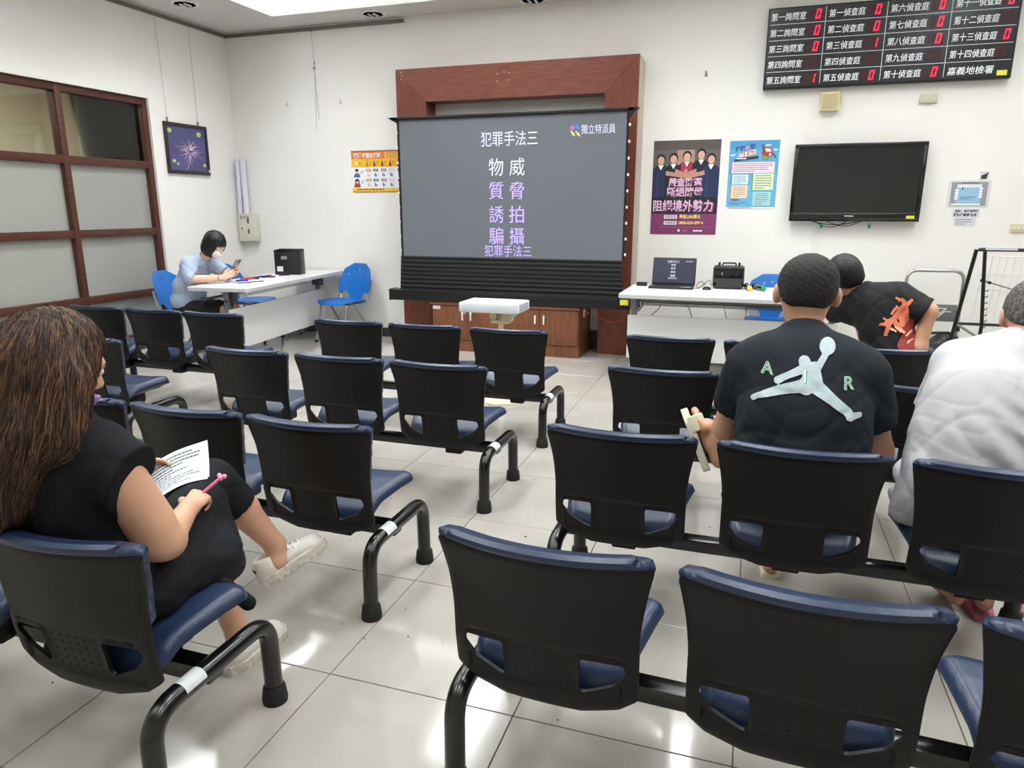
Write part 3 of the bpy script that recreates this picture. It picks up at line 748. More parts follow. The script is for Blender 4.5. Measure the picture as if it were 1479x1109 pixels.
# --- blue health poster
p = Sheet('poster', WM(-.273, 1.443), .440, .612, ink(104, 176, 214), 'light blue poster with a crossed-out bottle and coloured text boxes', 'poster')
p.rect(0, 1, .0, .022, I_W); p.rect(0, 1, .5, 1, ink(92, 166, 210)); p.rect(0, 1, .88, 1, ink(78, 154, 204), 2)
for u, v, r in ((.80, .93, .015), (.76, .925, .02), (.10, .80, .016), (.06, .79, .02), (.92, .86, .02)): p.disc(u, v, r, ink(190, 224, 240), 3, 1.6, .7)
p.text('拒絕', .22, .855, .075, ink(54, 72, 140), 5, .19, rot=.10, bold=.002); p.disc(.345, .893, .042, ink(120, 72, 140), 4); p.text('酒', .345, .868, .066, ink(230, 220, 240), 5, .09)
p.text('駕', .47, .885, .075, ink(54, 72, 150), 5, .10, rot=.08, bold=.002); p.poly([(.20, .755), (.53, .80), (.53, .87), (.20, .82)], ink(238, 226, 214), 4)
p.text('法律規範', .365, .785, .066, ink(214, 110, 60), 5, .30, rot=.12, bold=.002)
p.poly([(.08, .70), (.12, .715), (.14, .745), (.58, .775), (.60, .745), (.58, .735), (.15, .70)], ink(44, 48, 60), 4); p.lines(.15, .56, .715, .765, 1, I_W, 5, .35)
p.disc(.76, .82, .082, ink(196, 54, 58), 4); p.disc(.76, .82, .064, ink(232, 220, 222), 5); p.poly([(.66, .80), (.86, .81), (.86, .835), (.66, .825)], ink(196, 54, 58), 7)
p.poly([(.645, .935), (.675, .945), (.72, .85), (.80, .80), (.80, .735), (.70, .76), (.665, .85)], ink(140, 74, 44), 6); p.disc(.73, .745, .035, ink(108, 166, 84), 7, 1.6, .8); p.poly([(.86, .80), (.93, .74), (.95, .75), (.88, .815)], ink(60, 70, 80), 5)
for (u0, u1, v0, v1, c, t, n_) in ((.05, .93, .525, .685, (240, 214, 228), (208, 70, 92), 5), (.07, .42, .36, .505, (206, 230, 246), (60, 120, 180), 5), (.50, .93, .275, .515, (222, 236, 190), (110, 176, 60), 6), (.07, .42, .155, .345, (244, 218, 186), (222, 128, 50), 6), (.53, .90, .045, .245, (166, 216, 214), (150, 206, 206), 6)):
    p.rect(u0, u0+.05, v0, v1, ink(*t), 3); p.rect(u0+.02, u1, v0, v1, ink(*c), 4); p.lines(u0+.06, u1-.03, v0+.012, v1-.012, n_, ink(96, 96, 120), 5, .32)
p.rect(.10, .26, .118, .138, ink(120, 76, 60), 3); p.lines(.06, .42, .05, .10, 2, ink(48, 90, 140), 3, .3); p.lines(.05, .95, .004, .018, 1, ink(120, 110, 110), 3, .6)
p.done()

# --- orange drinks poster at the left of the portal
p = Sheet('poster', WM(-4.307, 1.618), .695, .443, ink(236, 236, 244), 'orange and yellow landscape poster beside the left of the wooden portal', 'poster')
p.rect(0, 1, .80, 1, ink(222, 126, 56)); p.rect(0, 1, .965, 1, ink(176, 92, 30), 2); p.rect(0, 1, .60, .80, ink(238, 184, 52)); p.rect(.60, 1, .81, .955, ink(242, 190, 84), 2)
p.text('飲酒·不要太超過', .285, .835, .12, I_W, 3, .50, bold=.0022); p.lines(.62, .97, .82, .95, 3, ink(150, 96, 40), 3, .4)
for u in (.28, .41, .55, .69, .83): p.poly([(u-.018, .62), (u+.018, .62), (u+.018, .69), (u+.006, .72), (u+.006, .78), (u-.006, .78), (u-.006, .72), (u-.018, .69)], ink(84, 60, 40) if u > .4 else ink(110, 140, 60), 3); p.lines(u+.035, u+.09, .64, .75, 2, ink(160, 110, 40), 3)
p.poly([(.04, .66), (.09, .75), (.14, .66)], ink(250, 232, 140), 3); p.lines(.12, .23, .67, .72, 1, ink(150, 110, 40), 3)
for v, body in ((.36, ink(66, 110, 160)), (.12, ink(176, 64, 40))):
    p.poly([(.03, v), (.15, v), (.14, v+.07), (.11, v+.10), (.07, v+.10), (.04, v+.07)], body, 3); p.disc(.09, v+.145, .052, ink(226, 190, 170), 4); p.disc(.09, v+.175, .050, ink(30, 26, 34), 5, 1, .62)
    if v < .2: p.rect(.05, .065, v+.08, v+.17, ink(30, 26, 34), 5); p.rect(.115, .13, v+.08, v+.17, ink(30, 26, 34), 5)
    p.lines(.16, .23, v+.08, v+.17, 2, ink(130, 130, 140), 3)
    for u, c in ((.30, (206, 140, 50)), (.43, (52, 50, 66)), (.57, (120, 62, 104)), (.71, (206, 206, 206)), (.86, (128, 60, 86))):
        p.rect(u-.045, u+.045, v+.14, v+.20, ink(*c), 3); p.rect(u-.03, u+.03, v+.16, v+.18, I_W, 4)
        p.rect(u-.022, u-.004, v+.02, v+.10, ink(44, 40, 44) if u > .35 else ink(214, 184, 120), 3); p.rect(u+.006, u+.02, v+.02, v+.07, ink(44, 40, 44) if u > .35 else ink(214, 184, 120), 3)
p.rect(0, 1, 0, .10, ink(240, 196, 60), 2); p.rect(0, 1, 0, .022, ink(176, 128, 24), 3); p.lines(.08, .96, .035, .085, 1, ink(110, 80, 30), 3, .6)
p.done()

# --- LED queue board
BX0, BW, BZ0, BH, BYF = -.022, 1.918, 2.481, .665, 7.205
bd = empty('led_queue_board', (BX0, BYF, BZ0)); tag(bd, 'black LED board with rows of white room names and red numbers', 'display board')
MB().bb(0, BW, .004, WY-.002-BYF, 0, BH, .004).build('housing', m_black, bd)
MB().bb(.012, BW-.012, 0, .004, .012, BH-.012).build('face', mat('led_face', (28, 28, 32), .25), bd, smooth=False)
m_line = mat('board_line', (196, 200, 204), .5, emit=(196, 200, 204), estr=.1); m_bt = mat('board_letter', (228, 230, 234), .5, emit=(228, 230, 234), estr=.15)
ln = MB(); cw = [.0, .468, .945, 1.425, BW-.025]; rh = (BH-.02)/5
for k in range(1, 5): ln.bb(.02, BW-.02, -.001, 0, .012+k*rh-.0022, .012+k*rh+.0022)
for x in cw[1:4]: ln.bb(x-.0025, x+.0025, -.001, 0, .03, BH-.02)
ln.build('grid_lines', m_line, bd, smooth=False)
names = [['第一詢問室', '第二詢問室', '第三詢問室', '第四詢問室', '第五詢問室'], ['第一偵查庭', '第二偵查庭', '第三偵查庭', '第四偵查庭', '第五偵查庭'],
         ['第六偵查庭', '第七偵查庭', '第八偵查庭', '第九偵查庭', '第十偵查庭'], ['第十一偵查庭', '第十二偵查庭', '第十三偵查庭', '第十四偵查庭', '嘉義地檢署']]
nums = [['0', '0', '0', '', '1'], ['0', '0', '1', '', '0'], ['0', '0', '0', '', '0'], ['0', '', '0', '', None]]
SEG = {'0': 'abcdef', '1': 'bc', '': ''}
m_on = mat('led_on', (255, 30, 60), .4, emit=(255, 24, 60), estr=1.6); m_off = mat('led_off', (70, 16, 24), .5); m_pan = mat('led_window', (40, 12, 18), .3)
def seg7(mb_on, mb_off, cx, cz, w, h, s):
    t = .010
    R_ = {'a': (cx-w/2, cx+w/2, cz+h/2-t, cz+h/2), 'd': (cx-w/2, cx+w/2, cz-h/2, cz-h/2+t), 'g': (cx-w/2, cx+w/2, cz-t/2, cz+t/2),
          'f': (cx-w/2, cx-w/2+t, cz+t*.4, cz+h/2-t*.4), 'e': (cx-w/2, cx-w/2+t, cz-h/2+t*.4, cz-t*.4), 'b': (cx+w/2-t, cx+w/2, cz+t*.4, cz+h/2-t*.4), 'c': (cx+w/2-t, cx+w/2, cz-h/2+t*.4, cz-t*.4)}
    for k, (a, b, c_, d_) in R_.items():
        sh = .16
        P = [(a+(c_-cz)*sh, c_), (b+(c_-cz)*sh, c_), (b+(d_-cz)*sh, d_), (a+(d_-cz)*sh, d_)]
        on = k in s; (mb_on if on else mb_off).prism(P, .0022 if on else .0016, .0028 if on else .0020, FRONT)
T = []; on = MB(); off = MB(); win_ = MB()
for c_ in range(4):
    for r_ in range(5):
        z0 = .012+(4-r_)*rh; x0 = cw[c_]+.022; last = names[c_][r_] == '嘉義地檢署'
        T.append(text('t', names[c_][r_], rh*.52, (x0, -.0012, z0+rh*.27), FRONT, m_bt, bd, 'LEFT', .0006, .335 if c_ == 3 and last else (.325 if c_ == 3 else .285), .0002, .10))
        if nums[c_][r_] is None: continue
        zc = z0+rh/2; xd = cw[c_]+(.405 if c_ < 3 else .415)
        win_.bb(xd-.078, xd+.032, -.0012, 0, zc-.046, zc+.046)
        seg7(on, off, xd-.048, zc, .038, .076, ''); seg7(on, off, xd+.004, zc, .038, .076, SEG[nums[c_][r_]])
join_objs('room_names', T, bd); tag(on.build('lit_digits', m_on, bd, smooth=False), kind='stuff'); tag(off.build('unlit_segments', m_off, bd, smooth=False), kind='stuff')
win_.build('digit_windows', m_pan, bd, smooth=False)['kind'] = 'stuff'
dt = MB(); rr = random.Random(3)
for _ in range(46): dt.box((1.80+rr.uniform(-.05, .07), -.0005, .125+rr.uniform(-.04, .03)), (.004, .001, .004))
tag(dt.build('speaker_holes', I_K, bd, smooth=False), kind='stuff')
MB().bb(1.812, 1.885, -.001, 0, .022, .062).build('inventory_label', MATS['label_yellow'], bd, smooth=False)

# --- television
TX0, TX1, TZ0, TZ1, TY = .297, 1.366, 1.330, 2.003, 7.19
tv = empty('television', (TX0, TY, TZ0)); tag(tv, 'switched-off black flat television below the LED board', 'television'); w, h = TX1-TX0, TZ1-TZ0
m_gloss = mat('gloss_black', (10, 10, 11), .12, coat=.5)
f = MB(); f.bb(0, w, 0, .045, h-.035, h, .004); f.bb(0, w, 0, .045, 0, .075, .004); f.bb(0, .034, 0, .045, .07, h-.03, .004); f.bb(w-.034, w, 0, .045, .07, h-.03, .004); f.bb(.02, w-.02, .03, .05, .03, h-.02)
f.build('bezel', m_gloss, tv)
MB().bb(.030, w-.030, .008, .02, .072, h-.032).build('screen', mat('lcd_off', (26, 27, 27), .16, spec=.6), tv, smooth=False)
MB().bb(.15, w-.15, .045, WY-.004-TY, .12, h-.15, .01).build('back_housing', m_black, tv)
e = MB(); e.bb(.034, w-.034, -.0006, .0004, .069, .073); e.bb(.01, w-.01, -.0006, .0004, .020, .023); tag(e.build('trim_line', mat('trim_silver', (120, 122, 130), .3, .8), tv), 'thin silver trim line')
MB().bb(w-.105, w-.040, -.001, 0, .026, .052).build('inventory_label', MATS['label_yellow'], tv, smooth=False)
join_objs('maker_mark', [text('t', 'TATUNG', .015, (.50, -.001, .042), FRONT, I_W, tv, 'CENTER', .0006, .075, .0006)], tv)
cb_ = MB()
for (a, b, s) in ((.18, .60, .035), (.22, .50, .055), (.32, .62, .045)):
    cb_.tube([(a+(b-a)*t, .03, .004-s*math.sin(PI*t)) for t in [k/12 for k in range(13)]], .004, 6)
tag(cb_.build('loose_cables', m_black, tv), 'black loose cables')
for x in (.283, .68):
    g = MB(); g.tube([(x, .02, .0), (x, .02, -.02)], .0015, 5); g.ball((x, .02, -.042), .02, (.62, .35, 1.1), 12)
    tag(g.build('tag_green', mat('tag_green', (24, 110, 70), .5), tv), 'small green hanging tag')
cc = MB()
for x in (TX0+.235, TX0+.275): cc.bb(x-.006, x+.006, WY-.012, WY-.001, .12, 1.38)
tag(cc.build('cable_conduit', m_wall), 'pair of thin white cable conduits running down from the television', 'conduit')
# --- small wall fixtures
sp = empty('wall_speaker', (.474, WY, 2.285)); tag(sp, 'small cream wall speaker under the LED board, left of the blank plate', 'speaker')
m_old = mat('aged_cream', (214, 200, 158), .55)
s_ = MB(); s_.prism([(0, 0), (.0, .152), (.152, .152), (.152, 0)], .002, .06, FRONT); s_.bm.transform(Matrix.Identity(4)); s_.build('box', m_old, sp, smooth=False)
g = MB()
for k in range(13): g.bb(.012, .140, -.0625, -.060, .014+.0098*k, .019+.0098*k)
tag(g.build('grille', mat('aged_cream_dark', (190, 174, 130), .6), sp, smooth=False), kind='stuff')
MB().ball((.125, -.062, .024), .006, (1, .4, 1), 8).build('knob', m_white, sp)
b_ = MB().bb(1.262, 1.398, WY-.022, WY-.001, 2.318, 2.394, .004); tag(b_.build('blank_plate', mat('plate_beige', (196, 190, 168), .5)), 'blank beige junction plate under the LED board, right of the speaker', 'wall plate')
ou = empty('outlet', (2.086, WY, 1.243)); tag(ou, 'cream wall outlet at the right edge above the wire rack', 'outlet')
MB().bb(0, .118, -.012, -.001, 0, .074, .003).build('cover', m_old, ou)
for k in range(3): MB().bb(.022+.032*k, .038+.032*k, -.015, -.011, .028, .046, .001).build('switch', m_white, ou)
p = Sheet('floor_plan', WM(1.577, 1.45), .318, .228, mat('laminate', (214, 216, 220), .25), 'laminated blue and grey floor plan sheet taped on the right of the television', 'notice')
p.rect(.07, .93, .06, .94, ink(150, 150, 156)); p.rect(.20, .80, .14, .84, ink(150, 190, 214), 2); p.rect(.30, .72, .90, .925, I_DK, 3)
for k in range(9): p.rect(.21+.064*k, .262+.064*k, .74, .86, I_W, 3)
for k in range(4): p.rect(.17, .25, .30+.10*k, .385+.10*k, I_W, 3); p.rect(.74, .82, .36+.10*k, .44+.10*k, I_W, 3)
p.rect(.10, .80, .09, .15, I_W, 3); p.lines(.30, .70, .30, .42, 2, ink(60, 100, 150), 4); p.lines(.32, .42, .66, .74, 1, I_K, 4, .6); p.done()
p = Sheet('photo_print', WM(1.80, 1.682), .068, .068, ink(206, 206, 204), 'tiny grey print taped at the top corner of the floor plan', 'notice')
p.poly([(.15, .1), (.75, .1), (.85, .6), (.95, .95), (.6, .7), (.2, .55)], ink(48, 50, 50), 1); p.done()
p = Sheet('notice', WM(1.634, 1.372), .205, .070, ink(214, 216, 224), 'white notice with two bold black lines under the floor plan', 'notice')
p.text('您好：手機充電機', .52, .56, .36, I_K, 1, .86, bold=.001); p.text('(請)備證件借用', .50, .12, .36, I_K, 1, .80, bold=.001); p.rect(.06, .10, .1, .5, ink(60, 70, 160), 1); p.done()
p = Sheet('notice', WM(1.654, 1.296), .163, .070, ink(212, 213, 218), 'small pale notice with faint grey lines, lowest on the wall by the television', 'notice')
p.lines(.08, .92, .08, .92, 3, ink(130, 132, 142), 1, .4); p.done()
# --- cupboard with keys and posters rolled on top, near the corner
eb = empty('letter_box', (-5.83, WY-.001, 1.06)); tag(eb, 'beige metal suggestion box on the wall by the corner', 'suggestion box'); m_eb = mat('box_beige', (206, 204, 190), .45)
MB().bb(0, .235, -.09, 0, 0, .325, .004).build('body', m_eb, eb); MB().bb(.012, .223, -.094, -.09, .012, .313, .003).build('door', m_eb, eb)
MB().cyl((.055, -.10, .15), (.055, -.093, .15), .011, n=16).build('lock', m_steel, eb)
for z in (.09, .21): MB().bb(.135, .160, -.098, -.094, z, z+.055, .002).build('catch', mat('catch_dark', (84, 82, 78), .5), eb)
join_objs('lettering', [text('t', '意見箱', .045, (.10, -.0955, .262), FRONT, ink(120, 112, 110), eb, 'CENTER', .0006, .13)], eb)
for k, (x, y, r_, hh, lab) in enumerate(((-5.80, WY-.062, .028, .615, 'tall white rolled paper standing on the suggestion box, nearest the corner'), (-5.722, WY-.048, .036, .60, 'white rolled paper standing on the suggestion box, away from the corner'))):
    rm = MB(); n = 40
    rr_ = [rm.bm.verts.new((x+r_*(1-.10*(i/n))*math.cos(i*.38), y+r_*(1-.10*(i/n))*math.sin(i*.38), 1.386)) for i in range(n)]
    r2 = [rm.bm.verts.new((v_.co.x+(.016 if k == 0 else 0), v_.co.y, 1.386+hh)) for v_ in rr_]
    for i in range(n-1): rm.bm.faces.new((rr_[i], rr_[i+1], r2[i+1], r2[i]))
    tag(rm.build('paper_roll', mat('paper_lilac', (214, 212, 226), .7)), lab, 'paper roll')
# --- hanging spare cable on the front wall
h_ = MB(); h_.tube([(-4.714, WY-.015, CZ-.05), (-4.70, WY-.012, 2.96), (-4.724, WY-.01, 2.30)], .0016, 5); h_.tube([(-4.70, WY-.012, 3.02), (-4.712, WY-.02, 2.93), (-4.69, WY-.02, 2.86), (-4.70, WY-.012, 2.80), (-4.682, WY-.01, 2.40)], .0016, 5)
h_.bb(-4.712, -4.694, WY-.022, WY-.008, 2.92, 2.945); h_.ball((-4.70, WY-.014, 2.98), .008, (1, 1, 1.5), 8); h_.bb(-4.722, -4.706, WY-.02, WY-.002, CZ-.065, CZ-.045)
tag(h_.build('hanging_cable', m_steel), 'thin unused picture cable hanging from the front wall rail', 'picture cable')
for x, z, lab in ((-5.09, 2.585, 'small pale wall hook nearer the corner'), (-4.404, 2.59, 'small pale wall hook right of the hanging cable'), (-.53, 2.66, 'small metal wall hook between the portal and the LED board')):
    k_ = MB(); k_.bb(x-.012, x+.012, WY-.004, WY-.0005, z-.03, z+.02, .001); k_.tube(bend([(x, WY-.004, z-.01), (x, WY-.02, z-.015), (x, WY-.02, z-.028), (x, WY-.012, z-.03)], .004), .0028, 6)
    tag(k_.build('wall_hook', m_cream if x < -3 else m_steel), lab, 'hook')
# --- framed painting on the left wall (hung on two cables)
pf = empty('framed_picture', (LX+.004, 6.19, 1.80)); tag(pf, 'purple picture of pale tangled tendrils in a dark frame on the left wall', 'picture')
PW, PH = .615, .515; LM = Matrix.Translation((LX+.004, 6.19, 1.80)) @ FACEX
fr = MB(); t_ = .036
fr.bb(0, .022, 0, PW, 0, t_, .003); fr.bb(0, .022, 0, PW, PH-t_, PH, .003); fr.bb(0, .022, 0, t_, t_, PH-t_, .003); fr.bb(0, .022, PW-t_, PW, t_, PH-t_, .003)
fr.build('frame', mat('frame_dark', (42, 28, 26), .4), pf)
m_pb = mat('picture_purple', (86, 82, 132), .6, noise=.2, nscale=5)
MB().bb(.002, .012, t_-.003, PW-t_+.003, t_-.003, PH-t_+.003).build('canvas', m_pb, pf, smooth=False)
sw = MB(); rr = random.Random(11); ip = ink(214, 184, 204)
for k in range(46):
    a = rr.uniform(0, 2*PI); r0 = rr.uniform(.01, .05); u = PW*.54+r0*math.cos(a); v = PH*.46+r0*math.sin(a); pts = []
    cur = rr.uniform(-9, 9); L_ = rr.uniform(.06, .20 if k % 4 == 0 else .13)
    for i in range(9):
        pts.append((.0125, min(max(u, t_), PW-t_), min(max(v, t_), PH-t_))); u += math.cos(a)*L_/8; v += math.sin(a)*L_/8; a += cur*L_/8
    sw.tube(pts, .0022, 4, rs=[.0035*(1-i/10) for i in range(9)])
tag(sw.build('painted_tendrils', ip, pf), kind='stuff')
gl = MB()
for (u, v, s1) in ((.12, .84, .05), (.80, .82, .055), (.16, .25, .04), (.88, .20, .04), (.24, .2, .03)): gl.ball((.0125, u*PW, v*PH), s1*.6, (.05, 1, .8), 10)
gl.build('painted_leaves', ink(176, 200, 110), pf)
MB().bb(.0225, .0235, PW-.03, PW-.012, .03, .06).build('price_tag', m_paper, pf, smooth=False)
for k, y in enumerate((.06, .50)):
    w_ = MB(); top = (CZ-.05)-1.80
    w_.tube([(.012, y, PH-.01), (.012, y, PH+.02), (.006, y-.012*(1-k), top)], .0016, 5); w_.bb(.004, .02, y-.006, y+.006, PH-.005, PH+.045, .002)
    w_.build('hanging_wire', m_steel, pf)
# ================================================================== TABLES AND WHAT STANDS ON THEM
m_top = mat('table_top_white', (214, 214, 212), .3); m_edge = mat('table_edge', (188, 190, 190), .4); m_panel = mat('panel_grey', (222, 222, 222), .55)
TH = .745
def fold_table(label, M, L, D):
    """local x along the front edge, y away from the front edge, origin at the front left corner on the floor"""
    t = empty('folding_table'); t.matrix_world = M; tag(t, label, 'table', None)
    MB().prism([(0, .03), (.03, 0), (L-.03, 0), (L, .03), (L, D-.03), (L-.03, D), (.03, D), (0, D-.03)], TH-.006, TH).build('tabletop', m_top, t, smooth=False)
    MB().prism([(-.002, .03), (.03, -.002), (L-.03, -.002), (L+.002, .03), (L+.002, D-.03), (L-.03, D+.002), (.03, D+.002), (-.002, D-.03)], TH-.034, TH-.0055).build('edge_band', m_edge, t, smooth=False)
    for s, x in ((1, .10), (-1, L-.10)):
        lg = MB(); lg.bb(x-.022, x+.022, .26, .31, .20, TH-.034, .004)
        lg.tube(bend([(x, .28, .22), (x, .12, .09), (x, .06, .014)], .05), .016, 10); lg.tube(bend([(x, .29, .22), (x, D-.18, .09), (x, D-.10, .014)], .05), .016, 10)
        o = lg.build('leg', m_steel, t)
        for y in (.06, D-.10): MB().cyl((x, y, 0), (x, y, .018), .02, n=12).build('glide', m_rubber, o)
        br = MB(); br.bb(x+s*.03-.006, x+s*.03+.006, .20, .34, TH-.16, TH-.034, .003); br.cyl((x-.04, .285, TH-.13), (x+.05, .285, TH-.13), .014, n=12)
        br.tube(bend([(x+s*.06, .285, TH-.05), (x+s*.07, .285, TH-.13), (x+s*.03, .285, TH-.18)], .03), .006, 6)
        br.build('hinge_bracket', mat('hinge_grey', (98, 100, 102), .4, .6), t)
    for y, z, r in ((.285, TH-.075, .014), (.50, TH-.115, .012)):
        MB().cyl((.08, y, z), (L-.08, y, z), r, n=10).build('cross_bar', mat('bar_taupe', (120, 114, 104), .4, .5), t)
    sh = MB()
    for y in (.36, .44, .52): sh.cyl((.12, y, TH-.13), (L-.12, y, TH-.13), .004, n=6)
    sh.build('wire_shelf', m_steel, t)
    pn = MB(); pn.bb(.05, L-.05, .235, .248, .155, TH-.205, .003); pn.build('modesty_panel', m_panel, t, smooth=False)
    return t
# right table: front edge parallel to the wall
RTM = Matrix.Translation((-1.045, 5.965, 0))
fold_table('long white folding table with the laptop, right of the wooden portal', RTM, 1.80, .93)
# left table: long side faces the benches, runs towards the front wall
ang = math.atan2(7.22-5.31, -4.47+4.265)
LTM = Matrix.Translation((-4.265, 5.31, 0)) @ Matrix.Rotation(ang, 4, 'Z')
fold_table('long white folding table at which the masked woman sits', LTM, 1.96, .64)
def lt(u, v, z=TH): return LTM @ Vector((u, v, z))      # a spot on the left table

# laptop
lp = empty('laptop', (-.67, 6.60, TH)); tag(lp, 'black open laptop showing the dark slide, on the right table', 'laptop')
MB().bb(-.195, .195, -.125, .115, .002, .020, .004).build('base', mat('laptop_black', (34, 35, 38), .4), lp)
k_ = MB()
for r_ in range(5):
    for c_ in range(14): k_.bb(-.165+.0237*c_, -.165+.0237*c_+.0195, -.015+.022*r_, .003+.022*r_, .0198, .0212)
tag(k_.build('keys', m_black, lp, smooth=False), kind='stuff')
MB().bb(-.045, .045, -.105, -.035, .0198, .0203).build('touchpad', m_blacksoft, lp, smooth=False)
MB().bb(.09, .175, -.118, -.098, .0198, .0206).build('white_label', m_label, lp, smooth=False)
RL = Matrix.Translation((0, .118, .018)) @ Matrix.Rotation(math.radians(-12), 4, 'X')
ld = MB().bb(-.195, .195, 0, .006, 0, .245, .003); ld.bm.transform(RL); lid = ld.build('lid', m_black, lp)
d_ = MB().bb(-.186, .186, -.0008, .0002, .014, .236); d_.bm.transform(RL); d_.build('display', mat('laptop_screen', (40, 42, 56), .3, emit=(40, 42, 58), estr=.35), lid, smooth=False)
ml = mat('laptop_text', (190, 192, 210), .6, emit=(190, 192, 210), estr=.5); T = []
for s, x, z, sz in (('犯罪手法三', -.01, .200, .022), ('物威', -.01, .170, .022), ('質脅', -.01, .138, .022), ('誘拍', -.01, .106, .022), ('騙攝', -.01, .072, .022), ('犯罪手法三', -.01, .050, .017), ('獨立特派員', .13, .208, .012)):
    T.append(text('t', s, sz, (0, 0, 0), RL @ Matrix.Translation((x, -.0012, z)) @ FRONT, ml, lid, 'CENTER', .0004))
join_objs('display_text', T, lid)
ad = MB().bb(-1.00, -.905, 6.66, 6.72, TH+.001, TH+.034, .006); tag(ad.build('power_adapter', m_black), 'black power brick behind the laptop\'s left corner', 'adapter')
# equipment case
cs = empty('equipment_case', (-.185, 6.70, TH)); tag(cs, 'glossy black hard case with top handle between laptop and microphones', 'case')
MB().bb(-.135, .135, -.075, .0, .006, .205, .022).build('front_shell', m_gloss, cs); MB().bb(-.135, .135, .002, .075, .006, .205, .022).build('rear_shell', mat('case_grey', (70, 72, 74), .35), cs)
hd = MB().tube(bend([(-.06, 0, .20), (-.055, 0, .226), (.055, 0, .226), (.06, 0, .20)], .015), .007, 10); hd.build('handle', m_black, cs)
for x in (-.085, .085): MB().bb(x-.010, x+.010, -.012, .012, .195, .232, .003).build('latch', m_black, cs)
MB().ball((-.055, -.0755, .135), .010, (.7, .1, 1.3), 10).build('badge', m_chrome, cs)
# microphones
def mic(x, y, rz, colr, lab):
    m = empty('microphone', (x, y, TH+.0255), rz); tag(m, lab, 'microphone')
    Mx = Matrix.Rotation(PI/2, 4, 'X')
    MB().lathe([(.0, -.10), (.018, -.10), (.0205, -.092), (.021, .05), (.019, .085)], 20, Mx).build('body', m_gloss, m)
    MB().lathe([(.0, .10), (.0165, .10), (.0215, .094), (.0215, .078), (.019, .07)], 20, Mx).build('end_ring', mat('mic_%d' % colr[0], colr, .4), m)
    MB().ball((0, .115, 0), .0255, (1, 1, 1), 16).build('grille', m_black, m)
mic(-.01, 6.62, math.radians(8), (226, 196, 60), 'black wireless microphone with a yellow end, beside the case')
mic(.085, 6.63, math.radians(22), (30, 150, 96), 'black wireless microphone with a green end, beside the yellow one')
mo = MB().ball((-.36, 6.55, TH+.001), .034, (1.15, 1.5, .8), 18); bmesh.ops.bisect_plane(mo.bm, geom=mo.bm.verts[:]+mo.bm.edges[:]+mo.bm.faces[:], plane_co=(0, 0, TH+.001), plane_no=(0, 0, 1), clear_inner=True)
tag(mo.build('computer_mouse', m_black), 'black computer mouse in front of the black case', 'mouse')
cbm = MB(); cbm.tube(bend([(-.462, 6.66, TH+.012), (-.43, 6.70, TH+.06), (-.38, 6.72, TH+.03), (-.42, 6.62, TH+.006), (-.455, 6.54, TH+.006)], .03), .0028, 6)
cbm.tube(bend([(-.462, 6.68, TH+.012), (-.44, 6.64, TH+.006), (-.40, 6.68, TH+.03), (-.34, 6.74, TH+.08), (-.33, 6.72, TH+.01)], .03), .0028, 6)
tag(cbm.build('laptop_cables', m_black), 'tangled thin black cables beside the laptop', 'cable')
ca = MB().bb(-.455, -.425, 6.60, 6.615, TH+.001, TH+.014, .002); tag(ca.build('cable_adapter', mat('orange_white', (206, 150, 124), .5)), 'small pale orange cable adapter between laptop and mouse', 'adapter')
dcl = MB(); dcl.tube([(-.72, 6.80, TH-.045), (-.80, 6.80, .52), (-.92, 6.85, .40), (-1.0, 6.95, .30)], .004, 6); dcl.tube([(-.64, 6.85, TH-.045), (-.52, 6.85, .52), (-.40, 6.80, .20), (-.35, 6.9, .006)], .004, 6); dcl.tube([(-.22, 6.85, TH-.045), (-.21, 6.85, .55), (-.15, 6.85, .35), (-.12, 6.9, .006)], .003, 6)
tag(dcl.build('hanging_cables', m_black), 'black cables dangling under the laptop table', 'cable')

